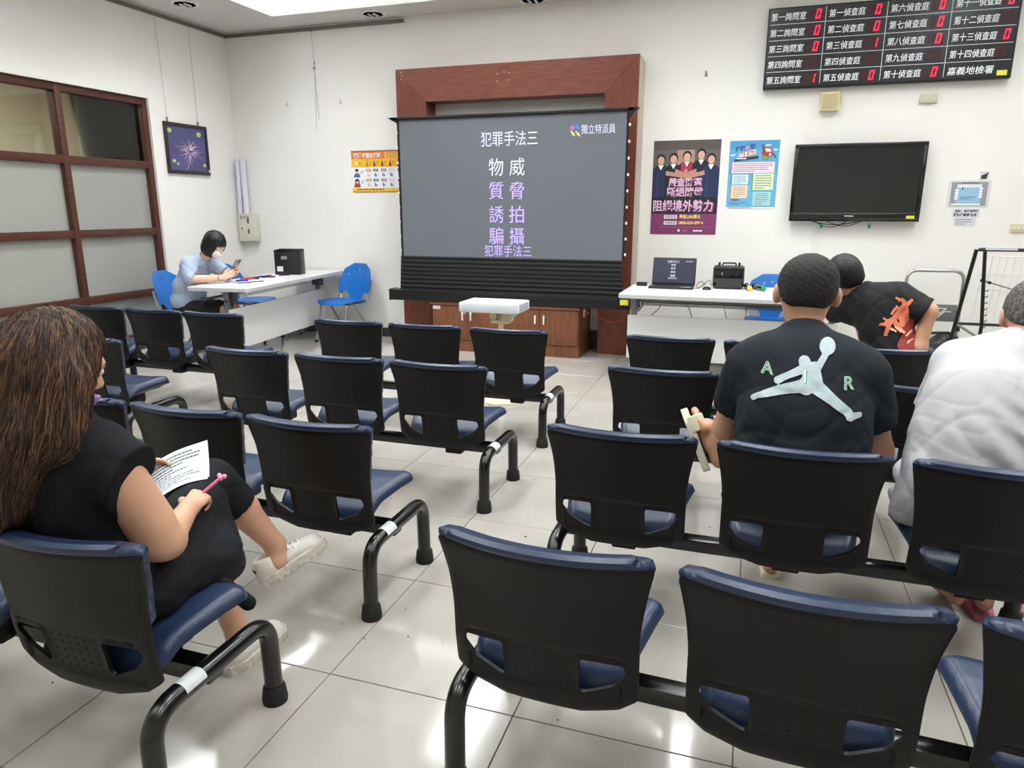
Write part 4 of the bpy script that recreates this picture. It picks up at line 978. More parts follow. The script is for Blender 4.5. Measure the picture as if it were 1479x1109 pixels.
# --- blue plastic chairs
m_blue = mat('blue_plastic', (28, 106, 186), .35, bump=.02)
m_leg = mat('leg_silver', (158, 160, 164), .35, .7)
def bshell(x, z):
    base = polysdf([(-.13,.0),(.13,.0),(.20,.06),(.215,.20),(.17,.31),(.08,.365),(-.08,.365),(-.17,.31),(-.215,.20),(-.20,.06)], x, z, .02)
    h = 1e9
    for u, v in ((-.135,.262),(-.07,.298),(0,.312),(.07,.298),(.135,.262)): h = np.minimum(h, np.hypot((x-u)*1.5, z-v)-.013)
    cut = np.minimum(np.hypot((x+.165)*1.0, (z+.02)*.9)-.085, np.hypot((x-.165)*1.0, (z+.02)*.9)-.085)
    return np.maximum(np.maximum(base, -h), -cut)
def blue_chair(label, x, y, rz):
    c = empty('plastic_chair', (x, y, 0), rz); tag(c, label, 'chair', 'blue plastic chairs')   # faces local +y, origin under the seat centre
    plate('backrest', bshell, (-.26, .26, -.04, .41), .010, lambda a, b, o: (a, -.205-.10*(b/.36)+.055*(a/.23)**2+o, .455+b), lambda a, b, d: .003+0*a, lambda a, b, d: -.004+0*a, m_blue, c)
    plate('seat', lambda a, b: polysdf([(-.17,-.18),(.17,-.18),(.20,-.05),(.205,.15),(.15,.20),(-.15,.20),(-.205,.15),(-.20,-.05)], a, b, .02), (-.25, .25, -.24, .25), .016,
          lambda a, b, o: (a, b, .445-.012*np.cos(b*7)*(1-(a/.23)**2)+.012*(a/.22)**2-.02*np.clip((b-.14)/.08, 0, 1)**2+o), lambda a, b, d: .004+0*a, lambda a, b, d: -.005+0*a, m_blue, c)
    for s in (-1, 1):
        f = MB(); f.tube(bend([(s*.205, .235, .012), (s*.185, .145, .425), (s*.19, -.17, .435), (s*.215, -.215, .52), (s*.205, -.25, .66)], .05), .0125, 10); f.build('side_frame', m_leg, c)
        r_ = MB(); r_.tube([(s*.185, .03, .425), (s*.20, -.255, .012)], .0125, 10); r_.build('rear_leg', m_leg, c)
        for q in (.235, -.255): MB().cyl((s*(.205 if q > 0 else .20), q, 0), (s*(.205 if q > 0 else .20), q, .03), .016, n=12).build('foot_cap', m_rubber, c)
    for yy_ in (.10, -.10): MB().cyl((-.187, yy_, .427), (.187, yy_, .427), .010, n=8).build('cross_tube', m_leg, c)
    return c
blue_chair('blue plastic chair standing free between the left table and the wooden portal', -4.27, 6.88, math.radians(168))
blue_chair('blue plastic chair tucked behind the left table, right of the masked woman', -5.28, 6.62, math.radians(-82))
wch = blue_chair('blue plastic chair the masked woman sits on', -5.30, 5.72, math.radians(-82))
blue_chair('blue plastic chair behind the laptop table, mostly hidden by the man\'s head', .20, 6.90, math.radians(180))

# --- on the left table
def flat(name, pts, z, th, m, label, cat, group=None):
    W = [lt(u, v) for u, v in pts]
    return tag(MB().prism([(w.x, w.y) for w in W], z, z+th).build(name, m, smooth=False), label, cat, group)
flat('paper_sheet', [(.05, .06), (.34, .04), (.36, .26), (.07, .27)], TH+.001, .0012, m_paper, 'stack of white paper at the near corner of the left table', 'paper')
flat('paper_sheet', [(.08, .30), (.36, .31), (.34, .52), (.06, .50)], TH+.001, .001, mat('paper_cool', (206, 208, 216), .7), 'white form under the masked woman\'s forearms', 'paper')
flat('paper_sheet', [(.62, .20), (.88, .16), (.93, .36), (.66, .40)], TH+.001, .001, mat('paper_lilac2', (208, 208, 226), .7), 'pale lilac form in the middle of the left table', 'paper')
flat('paper_sheet', [(1.02, .30), (1.20, .26), (1.26, .46), (1.06, .50)], TH+.001, .001, mat('paper_pink', (222, 200, 212), .7), 'pale pink form nearest the black file organiser', 'paper')
def pen(u, v, a, L_, r, m, m2, label):
    p0 = lt(u, v, TH+r+.0025); d = LTM.to_3x3() @ Vector((math.cos(a), math.sin(a), 0))
    e = empty('pen', p0); tag(e, label, 'pen'); q = d*L_
    MB().cyl((0, 0, 0), q*.62, r, n=10).build('barrel', m, e); MB().cyl(q*.62, q, r*1.18, n=10).build('cap', m2, e); MB().cyl(q*-.06, (0, 0, 0), r*.3, r*.9, n=10).build('tip', m2, e)
pb, pr, pk = ink(30, 44, 120), ink(176, 36, 50), ink(28, 26, 44)
pen(.36, .33, -.5, .14, .004, pk, pb, 'thin dark blue pen lying nearest the white paper stack')
pen(.50, .28, -.6, .13, .004, pk, pk, 'thin black pen lying in front of the blue marker')
pen(.52, .45, -.5, .12, .009, ink(34, 66, 170), ink(34, 66, 170), 'thick blue marker on the left table')
pen(.70, .52, -.4, .13, .009, pr, pr, 'thick red marker nearest the wall side')
pen(.72, .46, -.7, .12, .008, pr, pk, 'red marker with a dark cap beside the thick red one')
pen(.86, .50, -.3, .14, .008, pb, pb, 'dark blue marker right of the red markers')
pen(.93, .42, -.8, .13, .007, pk, pb, 'black marker lying across the lilac form\'s corner')
pen(1.00, .46, -.2, .13, .008, pb, pr, 'blue marker with a red cap before the file organiser')
pen(1.16, .36, -.6, .12, .005, pk, pk, 'black pen lying on the pink form')
er = MB().box(lt(.46, .52, TH+.010), (.022, .035, .018), .003, .4); tag(er.build('eraser', ink(150, 152, 148)), 'small grey eraser left of the blue marker', 'eraser')
# black file organiser
fo = empty('file_organiser', lt(1.40, .36), ang-PI/2+.15); tag(fo, 'black slotted file organiser box with white label on the left table', 'file box')
f = MB(); f.bb(-.14, .14, -.075, -.070, 0, .235, .001); f.bb(-.14, .14, .070, .075, 0, .27, .001); f.bb(-.14, -.134, -.075, .075, 0, .265, .001); f.bb(.134, .14, -.075, .075, 0, .25, .001); f.bb(-.14, .14, -.075, .075, 0, .006)
f.bb(-.14, -.120, -.078, -.070, .235, .265, .001); f.bb(.118, .14, -.078, -.070, .2, .262, .001); f.build('box', m_black, fo)
for y in (-.025, .022): MB().bb(-.134, .134, y-.002, y+.002, .006, .235).build('divider', m_blacksoft, fo, smooth=False)
MB().bb(-.065, .0, -.0765, -.075, .165, .20, .0005).build('grip_slot', mat('slot_light', (120, 122, 124), .5), fo, smooth=False)
MB().bb(-.115, -.05, -.0765, -.075, .035, .09).build('paper_label', m_label, fo, smooth=False)

# --- hand truck
ht = empty('hand_truck', (1.50, 6.92, 0)); tag(ht, 'folding chrome platform trolley standing against the wall behind the men', 'trolley')
MB().tube(bend([(-.215, 0, .06), (-.215, .02, .93), (.215, .02, .93), (.215, 0, .06)], .09, 8), .015, 14).build('handle_tube', m_chrome, ht)
MB().bb(-.195, .195, .0, .022, .50, .645, .003).build('cross_panel', mat('trolley_grey', (112, 114, 116), .45, .3), ht)
st = MB()
for pts in ([(-.18, .625), (.06, .625), (.02, .565), (-.18, .565)], ):
    st.tube(bend([(-.18, -.002, .612), (.115, -.002, .612), (.05, -.002, .555), (-.18, -.002, .555)], .001), .0035, 6); st.tube([(0, -.002, .535), (.055, -.002, .535), (.10, -.002, .585), (.15, -.002, .585)], .0035, 6)
st.build('white_stripe', m_white, ht)
for s in (-1, 1): MB().bb(s*.215-.02, s*.215+.02, -.012, .025, .42, .47, .005).build('hinge_clip', m_black, ht)
MB().bb(-.225, .225, -.52, .02, .10, .125, .008).build('platform', mat('platform_grey', (96, 98, 100), .5), ht)
for x in (-.18, .18):
    for y in (-.46, -.04):
        MB().cyl((x-.012, y, .045), (x+.012, y, .045), .045, n=18).build('wheel', m_rubber, ht); MB().bb(x-.02, x+.02, y-.02, y+.02, .05, .10).build('caster_fork', m_steel, ht)
# black bag lying on the trolley
def bag(X, Y, Z):
    d = shape([ell((1.40, 6.60, .23), (.20, .22, .12)), ell((1.56, 6.68, .30), (.14, .15, .12)), cap((1.30, 6.56, .26), (1.62, 6.66, .38), .07, .05), ell((1.50, 6.54, .24), (.20, .12, .10))], .03)(X, Y, Z)
    d = d+.009*np.sin(X*34+Z*26+2*np.sin(Y*14))*np.sin(Y*19+X*9)+.007*np.sin(Z*52+X*17+np.sin(Y*30))
    return np.maximum(d, .128-Z)
bo = sdf_obj('duffel_bag', bag, (1.14, 6.30, .10), (1.76, 6.90, .50), .010, mat('bag_nylon', (15, 15, 17), .45, bump=.1, bscale=40))
tag(bo, 'slumped black nylon bag lying on the trolley platform', 'bag')
MB().tube(bend([(1.32, 6.56, .36), (1.42, 6.50, .46), (1.58, 6.56, .46), (1.62, 6.60, .40)], .05), .012, 8).build('strap', m_black, bo)
# --- wire rack / folding stand at the right edge
rk = empty('display_rack', (1.545, 6.08, 0)); tag(rk, 'black folding stand with white wire grid panel at the right edge', 'display rack')
m_rk = mat('rack_black', (14, 14, 15), .35)
def tb_(name, pts, r, m=m_rk, bendr=.0): MB().tube(bend(pts, bendr) if bendr else pts, r, 8).build(name, m, rk)
tb_('rear_leg', [(.03, .08, 1.15), (-.02, .18, .50), (-.06, .24, .012)], .014); tb_('front_leg', [(.065, .0, 1.14), (.085, -.01, .90), (.11, -.03, .60), (.07, -.10, .012)], .013)
tb_('top_bar', [(.03, .03, 1.152), (.95, .03, 1.152)], .013); tb_('lower_bar', [(.0, .15, .585), (.93, .15, .585)], .011); tb_('lower_bar', [(.10, -.03, .51), (.98, -.03, .51)], .011)
tb_('rear_leg', [(.95, .08, 1.15), (.98, .24, .012)], .014); tb_('front_leg', [(.93, .0, 1.14), (1.0, -.10, .012)], .013); tb_('side_brace', [(.0, .15, .575), (.10, -.03, .51)], .010, mat('rack_olive', (104, 106, 92), .5))
MB().bb(.07, .27, .010, .045, 1.150, 1.172, .001).build('white_label', m_label, rk, smooth=False)
gr_ = MB(); mg = mat('wire_white', (226, 226, 220), .4)
for x in [.10+.048*k for k in range(18)]:
    gr_.cyl((x, .10, 1.10), (x-.01, .165, .62), .0026, n=5)
for z in (1.10, .975, .96, .86, .845, .79, .70, .62):
    y = .10+.065*(1.10-z)/.48; gr_.cyl((.08, y, z), (.94, y, z), .0032, n=5)
tag(gr_.build('wire_grid', mg, rk), 'white wire grid', kind='stuff')
for k in range(7):
    z = .86-.045*k; MB().tube([(.092+.003*k, -.015, z), (.112+.003*k, -.03, z-.004), (.116+.003*k, -.034, z+.010)], .0035, 6).build('hook', m_rk, rk)
tb_('brace_rod', [(.07, .0, .93), (.13, .01, .915), (.55, .12, .79)], .005, m_steel); MB().cyl((.066, 0, .932), (.098, .005, .922), .011, n=10).build('rod_clamp', m_rk, rk); MB().cyl((.115, .008, .918), (.135, .011, .913), .011, n=10).build('rod_clamp', m_rk, rk)
# ================================================================== PEOPLE
from mathutils.bvhtree import BVHTree
def surface_nets_sparse(f, lo, hi, res):
    """surface nets that only evaluates the field near the surface"""
    lo = np.array(lo, float); B = 4
    nb = np.ceil((np.array(hi)-lo)/(res*B)).astype(int); n = nb*B+1
    ca = [lo[i]+np.arange(nb[i]+1)*res*B for i in range(3)]
    Cg = f(*np.meshgrid(*ca, indexing='ij')).astype(np.float32)
    mn = np.full(tuple(nb), 1e9, np.float32)
    for dx in (0,1):
        for dy in (0,1):
            for dz in (0,1): mn = np.minimum(mn, np.abs(Cg[dx:nb[0]+dx, dy:nb[1]+dy, dz:nb[2]+dz]))
    act = mn < res*B*1.9
    G = np.pad(np.repeat(np.repeat(np.repeat(Cg[:-1,:-1,:-1], B, 0), B, 1), B, 2), ((0,1),)*3, mode='edge')
    m = np.pad(np.repeat(np.repeat(np.repeat(act, B, 0), B, 1), B, 2), ((0,1),)*3)
    for a in range(3): m = m | np.roll(m, 1, a)
    I = np.argwhere(m); vals = np.empty(len(I), np.float32)
    for k in range(0, len(I), 400000):
        P = lo+I[k:k+400000]*res; vals[k:k+400000] = f(P[:,0], P[:,1], P[:,2])
    G[m] = vals
    return G, lo, n
def nets_from_grid(G, lo, n, res):
    S = G < 0; c = np.zeros(tuple(n-1), np.int8)
    for dx in (0,1):
        for dy in (0,1):
            for dz in (0,1): c += S[dx:n[0]-1+dx, dy:n[1]-1+dy, dz:n[2]-1+dz]
    act = (c > 0) & (c < 8); I = np.argwhere(act); vid = -np.ones(act.shape, np.int32); vid[act] = np.arange(len(I))
    acc = np.zeros((len(I), 3)); cn = np.zeros(len(I))
    for p in [(dx, dy, dz) for dx in (0,1) for dy in (0,1) for dz in (0,1)]:
        for a in range(3):
            if p[a]: continue
            q = list(p); q[a] = 1
            u = G[I[:,0]+p[0], I[:,1]+p[1], I[:,2]+p[2]]; v = G[I[:,0]+q[0], I[:,1]+q[1], I[:,2]+q[2]]
            mk = (u < 0) != (v < 0); t = np.where(mk, u/np.where(mk, u-v, 1), 0)
            pt = np.tile(np.array(p, float), (len(I), 1)); pt[:, a] = t
            acc += pt*mk[:, None]; cn += mk
    V = lo+(I+acc/np.maximum(cn, 1)[:, None])*res; F = []
    for a in range(3):
        o1, o2 = [(1,2),(2,0),(0,1)][a]
        sl = [slice(0, n[i]-1) for i in range(3)]; A = G[tuple(sl)]; s2 = list(sl); s2[a] = slice(1, n[a]); Bb = G[tuple(s2)]
        J = np.argwhere((A < 0) != (Bb < 0)); J = J[(J[:, o1] > 0) & (J[:, o2] > 0)]
        d1 = np.zeros(3, int); d1[o1] = 1; d2 = np.zeros(3, int); d2[o2] = 1
        g = lambda K: vid[K[:,0], K[:,1], K[:,2]]
        q = np.stack([g(J-d1-d2), g(J-d2), g(J), g(J-d1)], 1); ng = A[J[:,0], J[:,1], J[:,2]] < 0
        q[~ng] = q[~ng][:, ::-1]; F.append(q[(q >= 0).all(1)])
    return V, np.concatenate(F)
def organic(name, f, lo, hi, res, m, parent=None, smooth=1):
    G, l, n = surface_nets_sparse(f, lo, hi, res); V, F = nets_from_grid(G, l, n, res)
    # one light smoothing pass takes the grid steps out
    for _ in range(smooth):
        acc = np.zeros_like(V); cn = np.zeros(len(V))
        for a, b in ((0,1),(1,2),(2,3),(3,0)):
            for i, j in ((a,b),(b,a)): np.add.at(acc, F[:, i], V[F[:, j]]); np.add.at(cn, F[:, i], 1)
        V = V*.5+.5*acc/np.maximum(cn, 1)[:, None]
    me = bpy.data.meshes.new(name); me.vertices.add(len(V)); me.vertices.foreach_set('co', V.astype(np.float32).ravel())
    me.loops.add(F.size); me.loops.foreach_set('vertex_index', F.astype(np.int32).ravel())
    me.polygons.add(len(F)); me.polygons.foreach_set('loop_start', np.arange(0, F.size, 4, dtype=np.int32))
    me.update(calc_edges=True); me.validate()
    return link(name, me, m, parent, smooth=True)
def loc(f, c, R=None, s=1.0):
    c = np.array(c, float); sv = s if isinstance(s, tuple) else (s, s, s); sm = min(sv)
    def g(X, Y, Z):
        p = [X-c[0], Y-c[1], Z-c[2]]
        if R is not None: p = [sum(R[j][i]*p[j] for j in range(3)) for i in range(3)]
        return f(p[0]/sv[0], p[1]/sv[1], p[2]/sv[2])*sm
    return g
def head_sdf(X, Y, Z):
    """local: x right, y face forward, z up; origin at ear height"""
    d = shape([ell((0,-.014,.034), (.077,.096,.088)), ell((0,.022,-.030), (.060,.068,.078)), ell((0,.050,-.082), (.030,.030,.026)), ell((0,-.045,-.02), (.058,.05,.06))], .035)(X, Y, Z)
    d = smin(d, shape([cap((0,.084,.008), (0,.101,-.024), .008, .013), ell((0,.086,-.032), (.021,.014,.011))], .01)(X, Y, Z), .012)
    d = smin(d, shape([cap((-.034,.075,.026), (.034,.075,.026), .013)], .01)(X, Y, Z), .016)
    d = np.maximum(d, -smin(ell((-.031,.092,.008), (.017,.013,.011))(X, Y, Z), ell((.031,.092,.008), (.017,.013,.011))(X, Y, Z), .001))
    d = smin(d, cap((-.018,.083,-.058), (.018,.083,-.058), .0075)(X, Y, Z), .008); d = smin(d, cap((-.013,.082,-.070), (.013,.082,-.070), .008)(X, Y, Z), .008)
    e = smin(ell((-.080,-.006,-.004), (.011,.022,.033), rotm(0,0,-22))(X, Y, Z), ell((.080,-.006,-.004), (.011,.022,.033), rotm(0,0,22))(X, Y, Z), .001)
    e = np.maximum(e, -smin(ell((-.090,-.002,-.002), (.008,.012,.020), rotm(0,0,-22))(X, Y, Z), ell((.090,-.002,-.002), (.008,.012,.020), rotm(0,0,22))(X, Y, Z), .001))
    return smin(d, e, .010)
def hand_parts(w, d, nrm, thumb=1, curl=.35, s=1.0, spread=.10, curls=None):
    """palm and five fingers; w wrist, d direction of the fingers, nrm back-of-hand normal, thumb = side (+1/-1)"""
    w = np.array(w, float); d = np.array(d, float); d /= np.linalg.norm(d); nrm = np.array(nrm, float); nrm -= d*(nrm@d); nrm /= np.linalg.norm(nrm)
    sd = np.cross(d, nrm)*thumb; fs = []
    def P(a, b, c): return w+s*(d*a+sd*b+nrm*c)
    offs = (.026, .009, -.009, -.026); kn = (.088, .092, .087, .079); ln = ((.040,.024,.020), (.044,.028,.021), (.040,.026,.020), (.030,.019,.018)); rr_ = (.0092, .0094, .0088, .0078)
    for i in range(4):
        fs.append(cap(P(.005, offs[i]*.55, 0), P(kn[i], offs[i], 0), .0150*s, .0115*s))
        p = P(kn[i], offs[i], 0); ang = 0; sp = offs[i]/.026*spread
        for k in range(3):
            ang += (curls[i] if curls else curl)*(1.0 if k == 0 else 1.25)
            dv = d*math.cos(ang)-nrm*math.sin(ang)+sd*sp*math.cos(ang); dv /= np.linalg.norm(dv); q = p+dv*ln[i][k]*s
            fs.append(cap(p, q, rr_[i]*s*(1-.09*k), rr_[i]*s*(1-.09*(k+1)))); p = q
    a = P(.022, .024, -.006); b = P(.052, .046, -.016); c_ = P(.078, .050, -.028); e = P(.098, .046, -.036)
    th = [cap(P(.005, .010, 0), a, .015*s, .0145*s), cap(a, b, .0145*s, .0115*s), cap(b, c_, .0110*s, .0098*s), cap(c_, e, .0096*s, .0080*s)]
    return shape(fs[:1]+fs[4:5]+fs[8:9]+fs[12:13]+th[:1], .012), fs, th
def hand(w, d, nrm, **k):
    palm, fs, th = hand_parts(w, d, nrm, **k)
    def f(X, Y, Z):
        r = palm(X, Y, Z)
        for i in range(4): r = smin(r, union([g(X, Y, Z) for g in fs[i*4+1:i*4+4]], .003), .005)
        return smin(r, union([g(X, Y, Z) for g in th[1:]], .005), .007)
    return f
def foot_parts(heel, toe, up, s=1.0):
    heel = np.array(heel, float); toe = np.array(toe, float); d = toe-heel; L = np.linalg.norm(d); d /= L; up = np.array(up, float); up -= d*(up@d); up /= np.linalg.norm(up); sd = np.cross(d, up)
    P = lambda a, b, c: heel+d*a*L+sd*b+up*c
    fs = [cap(P(.08,0,.035*s), P(.02,0,.028*s), .033*s, .030*s), cap(P(.10,0,.05*s), P(.62,.0,.028*s), .036*s, .030*s), cap(P(.62,.018*s,.020*s), P(.62,-.022*s,.020*s), .022*s), cap(P(.3,0,.02*s), P(.62,0,.018*s), .026*s, .026*s)]
    for k in range(5): fs.append(cap(P(.66,(.030-.016*k)*s,.016*s), P(.98-.05*k,(.030-.016*k)*s,.012*s), (.0135 if k == 0 else .009)*s, (.012 if k == 0 else .008)*s))
    return shape(fs, .012)
def folds(X, Y, Z, a, seed=0, fx=1, fy=1, fz=1):
    s = seed*1.7
    u = X*fx*17+Z*fz*9+1.6*np.sin(Z*11+s)+1.2*np.sin(Y*13+s*2); v = Z*fz*23-X*fx*12+1.4*np.sin(X*15-s)+Y*fy*14; w = Y*fy*21+Z*fz*13+np.sin(X*22+s)
    r = 1-np.abs(np.sin(u*.9+s)); q = 1-np.abs(np.sin(v*.8+s*3)); t = np.sin(w)
    h = np.sin(X*fx*64+Z*fz*38+3*np.sin(Z*19+s)+2*np.sin(X*23)); k = 1-np.abs(np.sin(Z*fz*41+X*fx*26*np.sin(s+1)+2.5*np.sin(X*17+Y*12+s)))
    return a*(r**3*.9+q**3*.8+.35*t+.22*h+.45*k**4)
def cut(f, p, n_):
    """keep the side where (x-p).n < 0"""
    p = np.array(p, float); n_ = np.array(n_, float); n_ /= np.linalg.norm(n_)
    return lambda X, Y, Z: np.maximum(f(X, Y, Z), (X-p[0])*n_[0]+(Y-p[1])*n_[1]+(Z-p[2])*n_[2])
def minus(f, g): return lambda X, Y, Z: np.maximum(f(X, Y, Z), -g(X, Y, Z))
def grow(f, r): return lambda X, Y, Z: f(X, Y, Z)-r
def bvh_of(o):
    me = o.data; me.calc_loop_triangles()
    return BVHTree.FromPolygons([v.co.copy() for v in me.vertices], [tuple(t.vertices) for t in me.loop_triangles])
def press(me, tree, off, d=(0,1,0), back=1.0):
    """lays a flat print onto cloth: every vertex is moved along d until it meets the surface"""
    d = Vector(d)
    for v in me.vertices:
        h = tree.ray_cast(v.co-d*back, d)
        if h[0] is not None: v.co = h[0]-d*off
def print_grid(name, sdf2, bounds, res, y0, tree, m, parent, off=.0025, th=.0015):
    o = plate(name, sdf2, bounds, res, lambda x, z, q: (x, y0+q*0, z), lambda x, z, d: 0*x, lambda x, z, d: 0*x, m, parent)
    # keep one layer only, then press it on
    me = o.data; bm = bmesh.new(); bm.from_mesh(me); bmesh.ops.remove_doubles(bm, verts=bm.verts, dist=1e-6)
    seen = set(); dele = []
    for fc in bm.faces:
        key = frozenset(v.index for v in fc.verts)
        if key in seen: dele.append(fc)
        seen.add(key)
    bmesh.ops.delete(bm, geom=dele, context='FACES_ONLY'); bmesh.ops.recalc_face_normals(bm, faces=bm.faces)
    for e_ in bm.edges: e_.smooth = True
    bm.to_mesh(me); bm.free()
    press(me, tree, off, back=.6); return o
SKIN = dict(rough=.48, sss=.08, noise=.06, nscale=14, spec=.4)
m_skin1 = mat('skin_tan', (196, 148, 118), **SKIN); m_skin2 = mat('skin_warm', (204, 156, 128), **SKIN); m_skin3 = mat('skin_fair', (226, 178, 152), **SKIN); m_skin4 = mat('skin_ruddy', (200, 148, 126), **SKIN)
m_eyew = mat('eye_white', (232, 230, 226), .2); m_iris = mat('iris_dark', (28, 20, 16), .15); m_nail = mat('nail', (232, 190, 178), .3)
def hair_mat(name, c1, c2, rough=.5, stretch=(1,1,1), sc=40):
    return mat(name, c1, rough, noise=.5, rgb2=c2, nscale=sc, bump=.35, bscale=sc*2.5, stretch=stretch, spec=.35)
def add_eyes(p, c, R, s):
    c = Vector(c); M = Matrix([list(r) for r in R]); s = s[0]*.97 if isinstance(s, tuple) else s
    for k in (-1, 1):
        q = c+M @ Vector((k*.031*s, .079*s, .008*s)); o = MB().ball(q, .0115*s, n=14).build('eye', m_eyew, p)
        MB().ball(c+M @ Vector((k*.031*s, .0868*s, .006*s)), .0055*s, (1, .75, 1), 10).build('iris', m_iris, o)
        MB().tube([c+M @ Vector(((k*.031+t*.017)*s, (.0885-.006*abs(t))*s, (.031-.003*t*t)*s)) for t in (-1, -.5, 0, .5, 1)], .0022*s, 6).build('eyebrow', m_iris, p)
def short_hair(R, c, s, nape=-.045, thick=.006, fringe=.050, rough=.0012):
    def f(X, Y, Z):
        d = shape([ell((0,-.016,.036), (.0785+thick, .0985+thick, .0905+thick)), ell((0,-.050,-.015), (.062+thick*.6, .050+thick*.6, .062+thick*.4))], .03)(X, Y, Z)
        d = d-rough*(np.sin(X*310+3*np.sin(Y*120))*np.sin(Y*290+2*np.sin(Z*170))+.6*np.sin(Z*340+X*210+2*np.sin(Y*90)))
        d = np.maximum(d, (Y-fringe-.35*(Z-.05)))                       # hairline over the forehead
        d = np.maximum(d, -(Z-nape)-np.clip(-(Y+.06), -1, 0)*.0)
        side = -(Z+.005+.9*(-Y-.02))                                    # clears the ears, drops to the nape behind
        d = np.maximum(d, side*.75)
        ear = ell((0,-.004,-.010), (.12,.026,.034))(X, Y, Z)
        return np.maximum(d, -ear)
    return loc(f, c, R, s)

# ------------------------------------------------------------------ A: man in the dark logo shirt
pA = empty('person', (.19, 2.5, 0)); tag(pA, 'man with cropped black hair in a dark teal shirt reading AIR, one leg crossed', 'person')
def keep(o, p): 
    o.parent = p; o.matrix_parent_inverse = Matrix.Translation(p.location).inverted(); return o
hA = (.195, 2.735, 1.150); RA_ = rotm(-14, 2, 0); sA = (1.24, 1.14, 1.09)
armL = [((.005,2.60,.900), .064), ((-.040,2.72,.635), .048), ((.06,2.92,.575), .033)]; armR = [((.392,2.60,.900), .066), ((.470,2.68,.610), .053), ((.345,2.90,.585), .034)]
def limb(J): return [cap(a[0], b[0], a[1], b[1]) for a, b in zip(J, J[1:])]
bodyA = shape([ell((.195,2.50,.60), (.185,.115,.16)), ell((.197,2.58,.84), (.185,.105,.16)), cap((.196,2.64,.96), (.192,2.70,1.08), .064, .060)]+limb(armL)+limb(armR), .035)
hAL = hand((.06,2.92,.575), (.75,.62,-.15), (.1,-.2,1), thumb=-1, curl=.35, s=1.0); hAR = hand((.345,2.90,.585), (-.70,.66,-.1), (0,-.2,1), thumb=1, curl=.35)
ankA = (-.048, 2.850, .557)
footA = foot_parts((-.086,2.795,.458), (-.188,2.850,.655), (.89,.16,.42), 1.22)
legskinA = shape([cap((.14,2.88,.57), ankA, .045, .036), cap(ankA, (-.070,2.815,.500), .037, .034)], .03)
foot2A = foot_parts((.165,2.80,.018), (.185,3.03,.012), (0,0,1)); shin2A = cap((.13,2.90,.30), (.165,2.845,.07), .045, .034)
def fA(X, Y, Z):
    d = bodyA(X, Y, Z); d = smin(d, loc(head_sdf, hA, RA_, sA)(X, Y, Z), .03); d = smin(d, hAL(X, Y, Z), .012); d = smin(d, hAR(X, Y, Z), .012)
    leg = smin(legskinA(X, Y, Z), footA(X, Y, Z), .02); leg2 = smin(shin2A(X, Y, Z), foot2A(X, Y, Z), .02)
    thigh = shape([cap((.28,2.52,.50), (.40,2.92,.545), .07, .05), cap((.40,2.92,.545), (.14,2.88,.57), .05, .045), cap((.10,2.50,.49), (.10,2.94,.455), .07, .05), cap((.10,2.94,.455), (.13,2.90,.30), .05, .045)], .03)(X, Y, Z)
    return union([d, leg, leg2, thigh], .02)
keep(organic('body', fA, (-.28, 2.30, 0), (.62, 3.10, 1.36), .0055, m_skin1), pA)
add = lambda o: keep(o, pA)
m_teeA = mat('tee_teal_black', (27, 33, 38), .85, noise=.22, nscale=9, bump=.12, bscale=240, spec=.25)
slL = cut(cap((.020,2.60,.905), (-.036,2.705,.66), .086, .082), (-.036,2.675,.735), (-.25,.45,-1)); slR = cut(cap((.385,2.60,.905), (.462,2.67,.66), .090, .087), (.455,2.66,.735), (.3,.35,-1))
torsoA = shape([ell((.205,2.475,.56), (.232,.150,.17)), ell((.205,2.50,.72), (.222,.145,.20)), ell((.198,2.565,.86), (.222,.132,.17)), cap((.05,2.605,.915), (.345,2.605,.915), .082), cap((.09,2.61,.955), (.30,2.61,.955), .062), cap((.197,2.62,.96), (.194,2.665,1.015), .088, .073)], .07)
def teeA(X, Y, Z):
    d = torsoA(X, Y, Z)+folds(X, Y, Z, .0055, 1)*sstep(1.02, .86, Z)+.004*np.sin(Z*70+X*16+3*np.sin(X*9))*sstep(.80, .62, Z)
    s_ = np.minimum(slL(X, Y, Z), slR(X, Y, Z))+folds(X, Y, Z, .004, 4)
    d = smin(d, s_, .030); d = np.maximum(d, .47-Z)
    inn = np.minimum(cap((-.036,2.675,.735), (-.07,2.76,.58), .066, .062)(X, Y, Z), cap((.455,2.655,.735), (.49,2.72,.58), .070, .066)(X, Y, Z))
    d = np.maximum(d, -inn)
    return np.maximum(d, -cap((.193,2.675,1.012), (.191,2.73,1.12), .069, .066)(X, Y, Z))
tA = add(organic('t_shirt', teeA, (-.22, 2.25, .44), (.64, 2.86, 1.10), .0055, m_teeA))
trA = bvh_of(tA)
add(organic('hair', short_hair(RA_, hA, sA, -.052, .004), (.0, 2.5, 1.0), (.40, 2.95, 1.36), .005, hair_mat('hair_black_cropped', (36, 32, 31), (18, 16, 16), .7, sc=120)))
add_eyes(pA, hA, RA_, sA)
for o in pA.children:
    if o.name.startswith(('eye',)): keep(o, pA)
m_jean = mat('denim', (52, 78, 108), .85, noise=.3, nscale=30, bump=.2, bscale=300)
def jeansA(X, Y, Z):
    d = shape([ell((.20,2.50,.50), (.205,.16,.095)), cap((.29,2.52,.50), (.42,2.93,.55), .092, .066), cap((.42,2.93,.55), (.035,2.872,.568), .066, .056), cap((.10,2.50,.49), (.10,2.95,.46), .092, .068), cap((.10,2.95,.46), (.155,2.875,.16), .066, .056)], .03)(X, Y, Z)+folds(X, Y, Z, .005, 2)
    d = np.maximum(d, -(X-.030)); d = np.maximum(d, -(Z-.14))
    return np.maximum(d, -np.minimum(cap((.10,2.88,.57), (-.035,2.855,.565), .047, .044)(X, Y, Z), cap((.14,2.89,.24), (.165,2.85,.07), .047, .044)(X, Y, Z)))
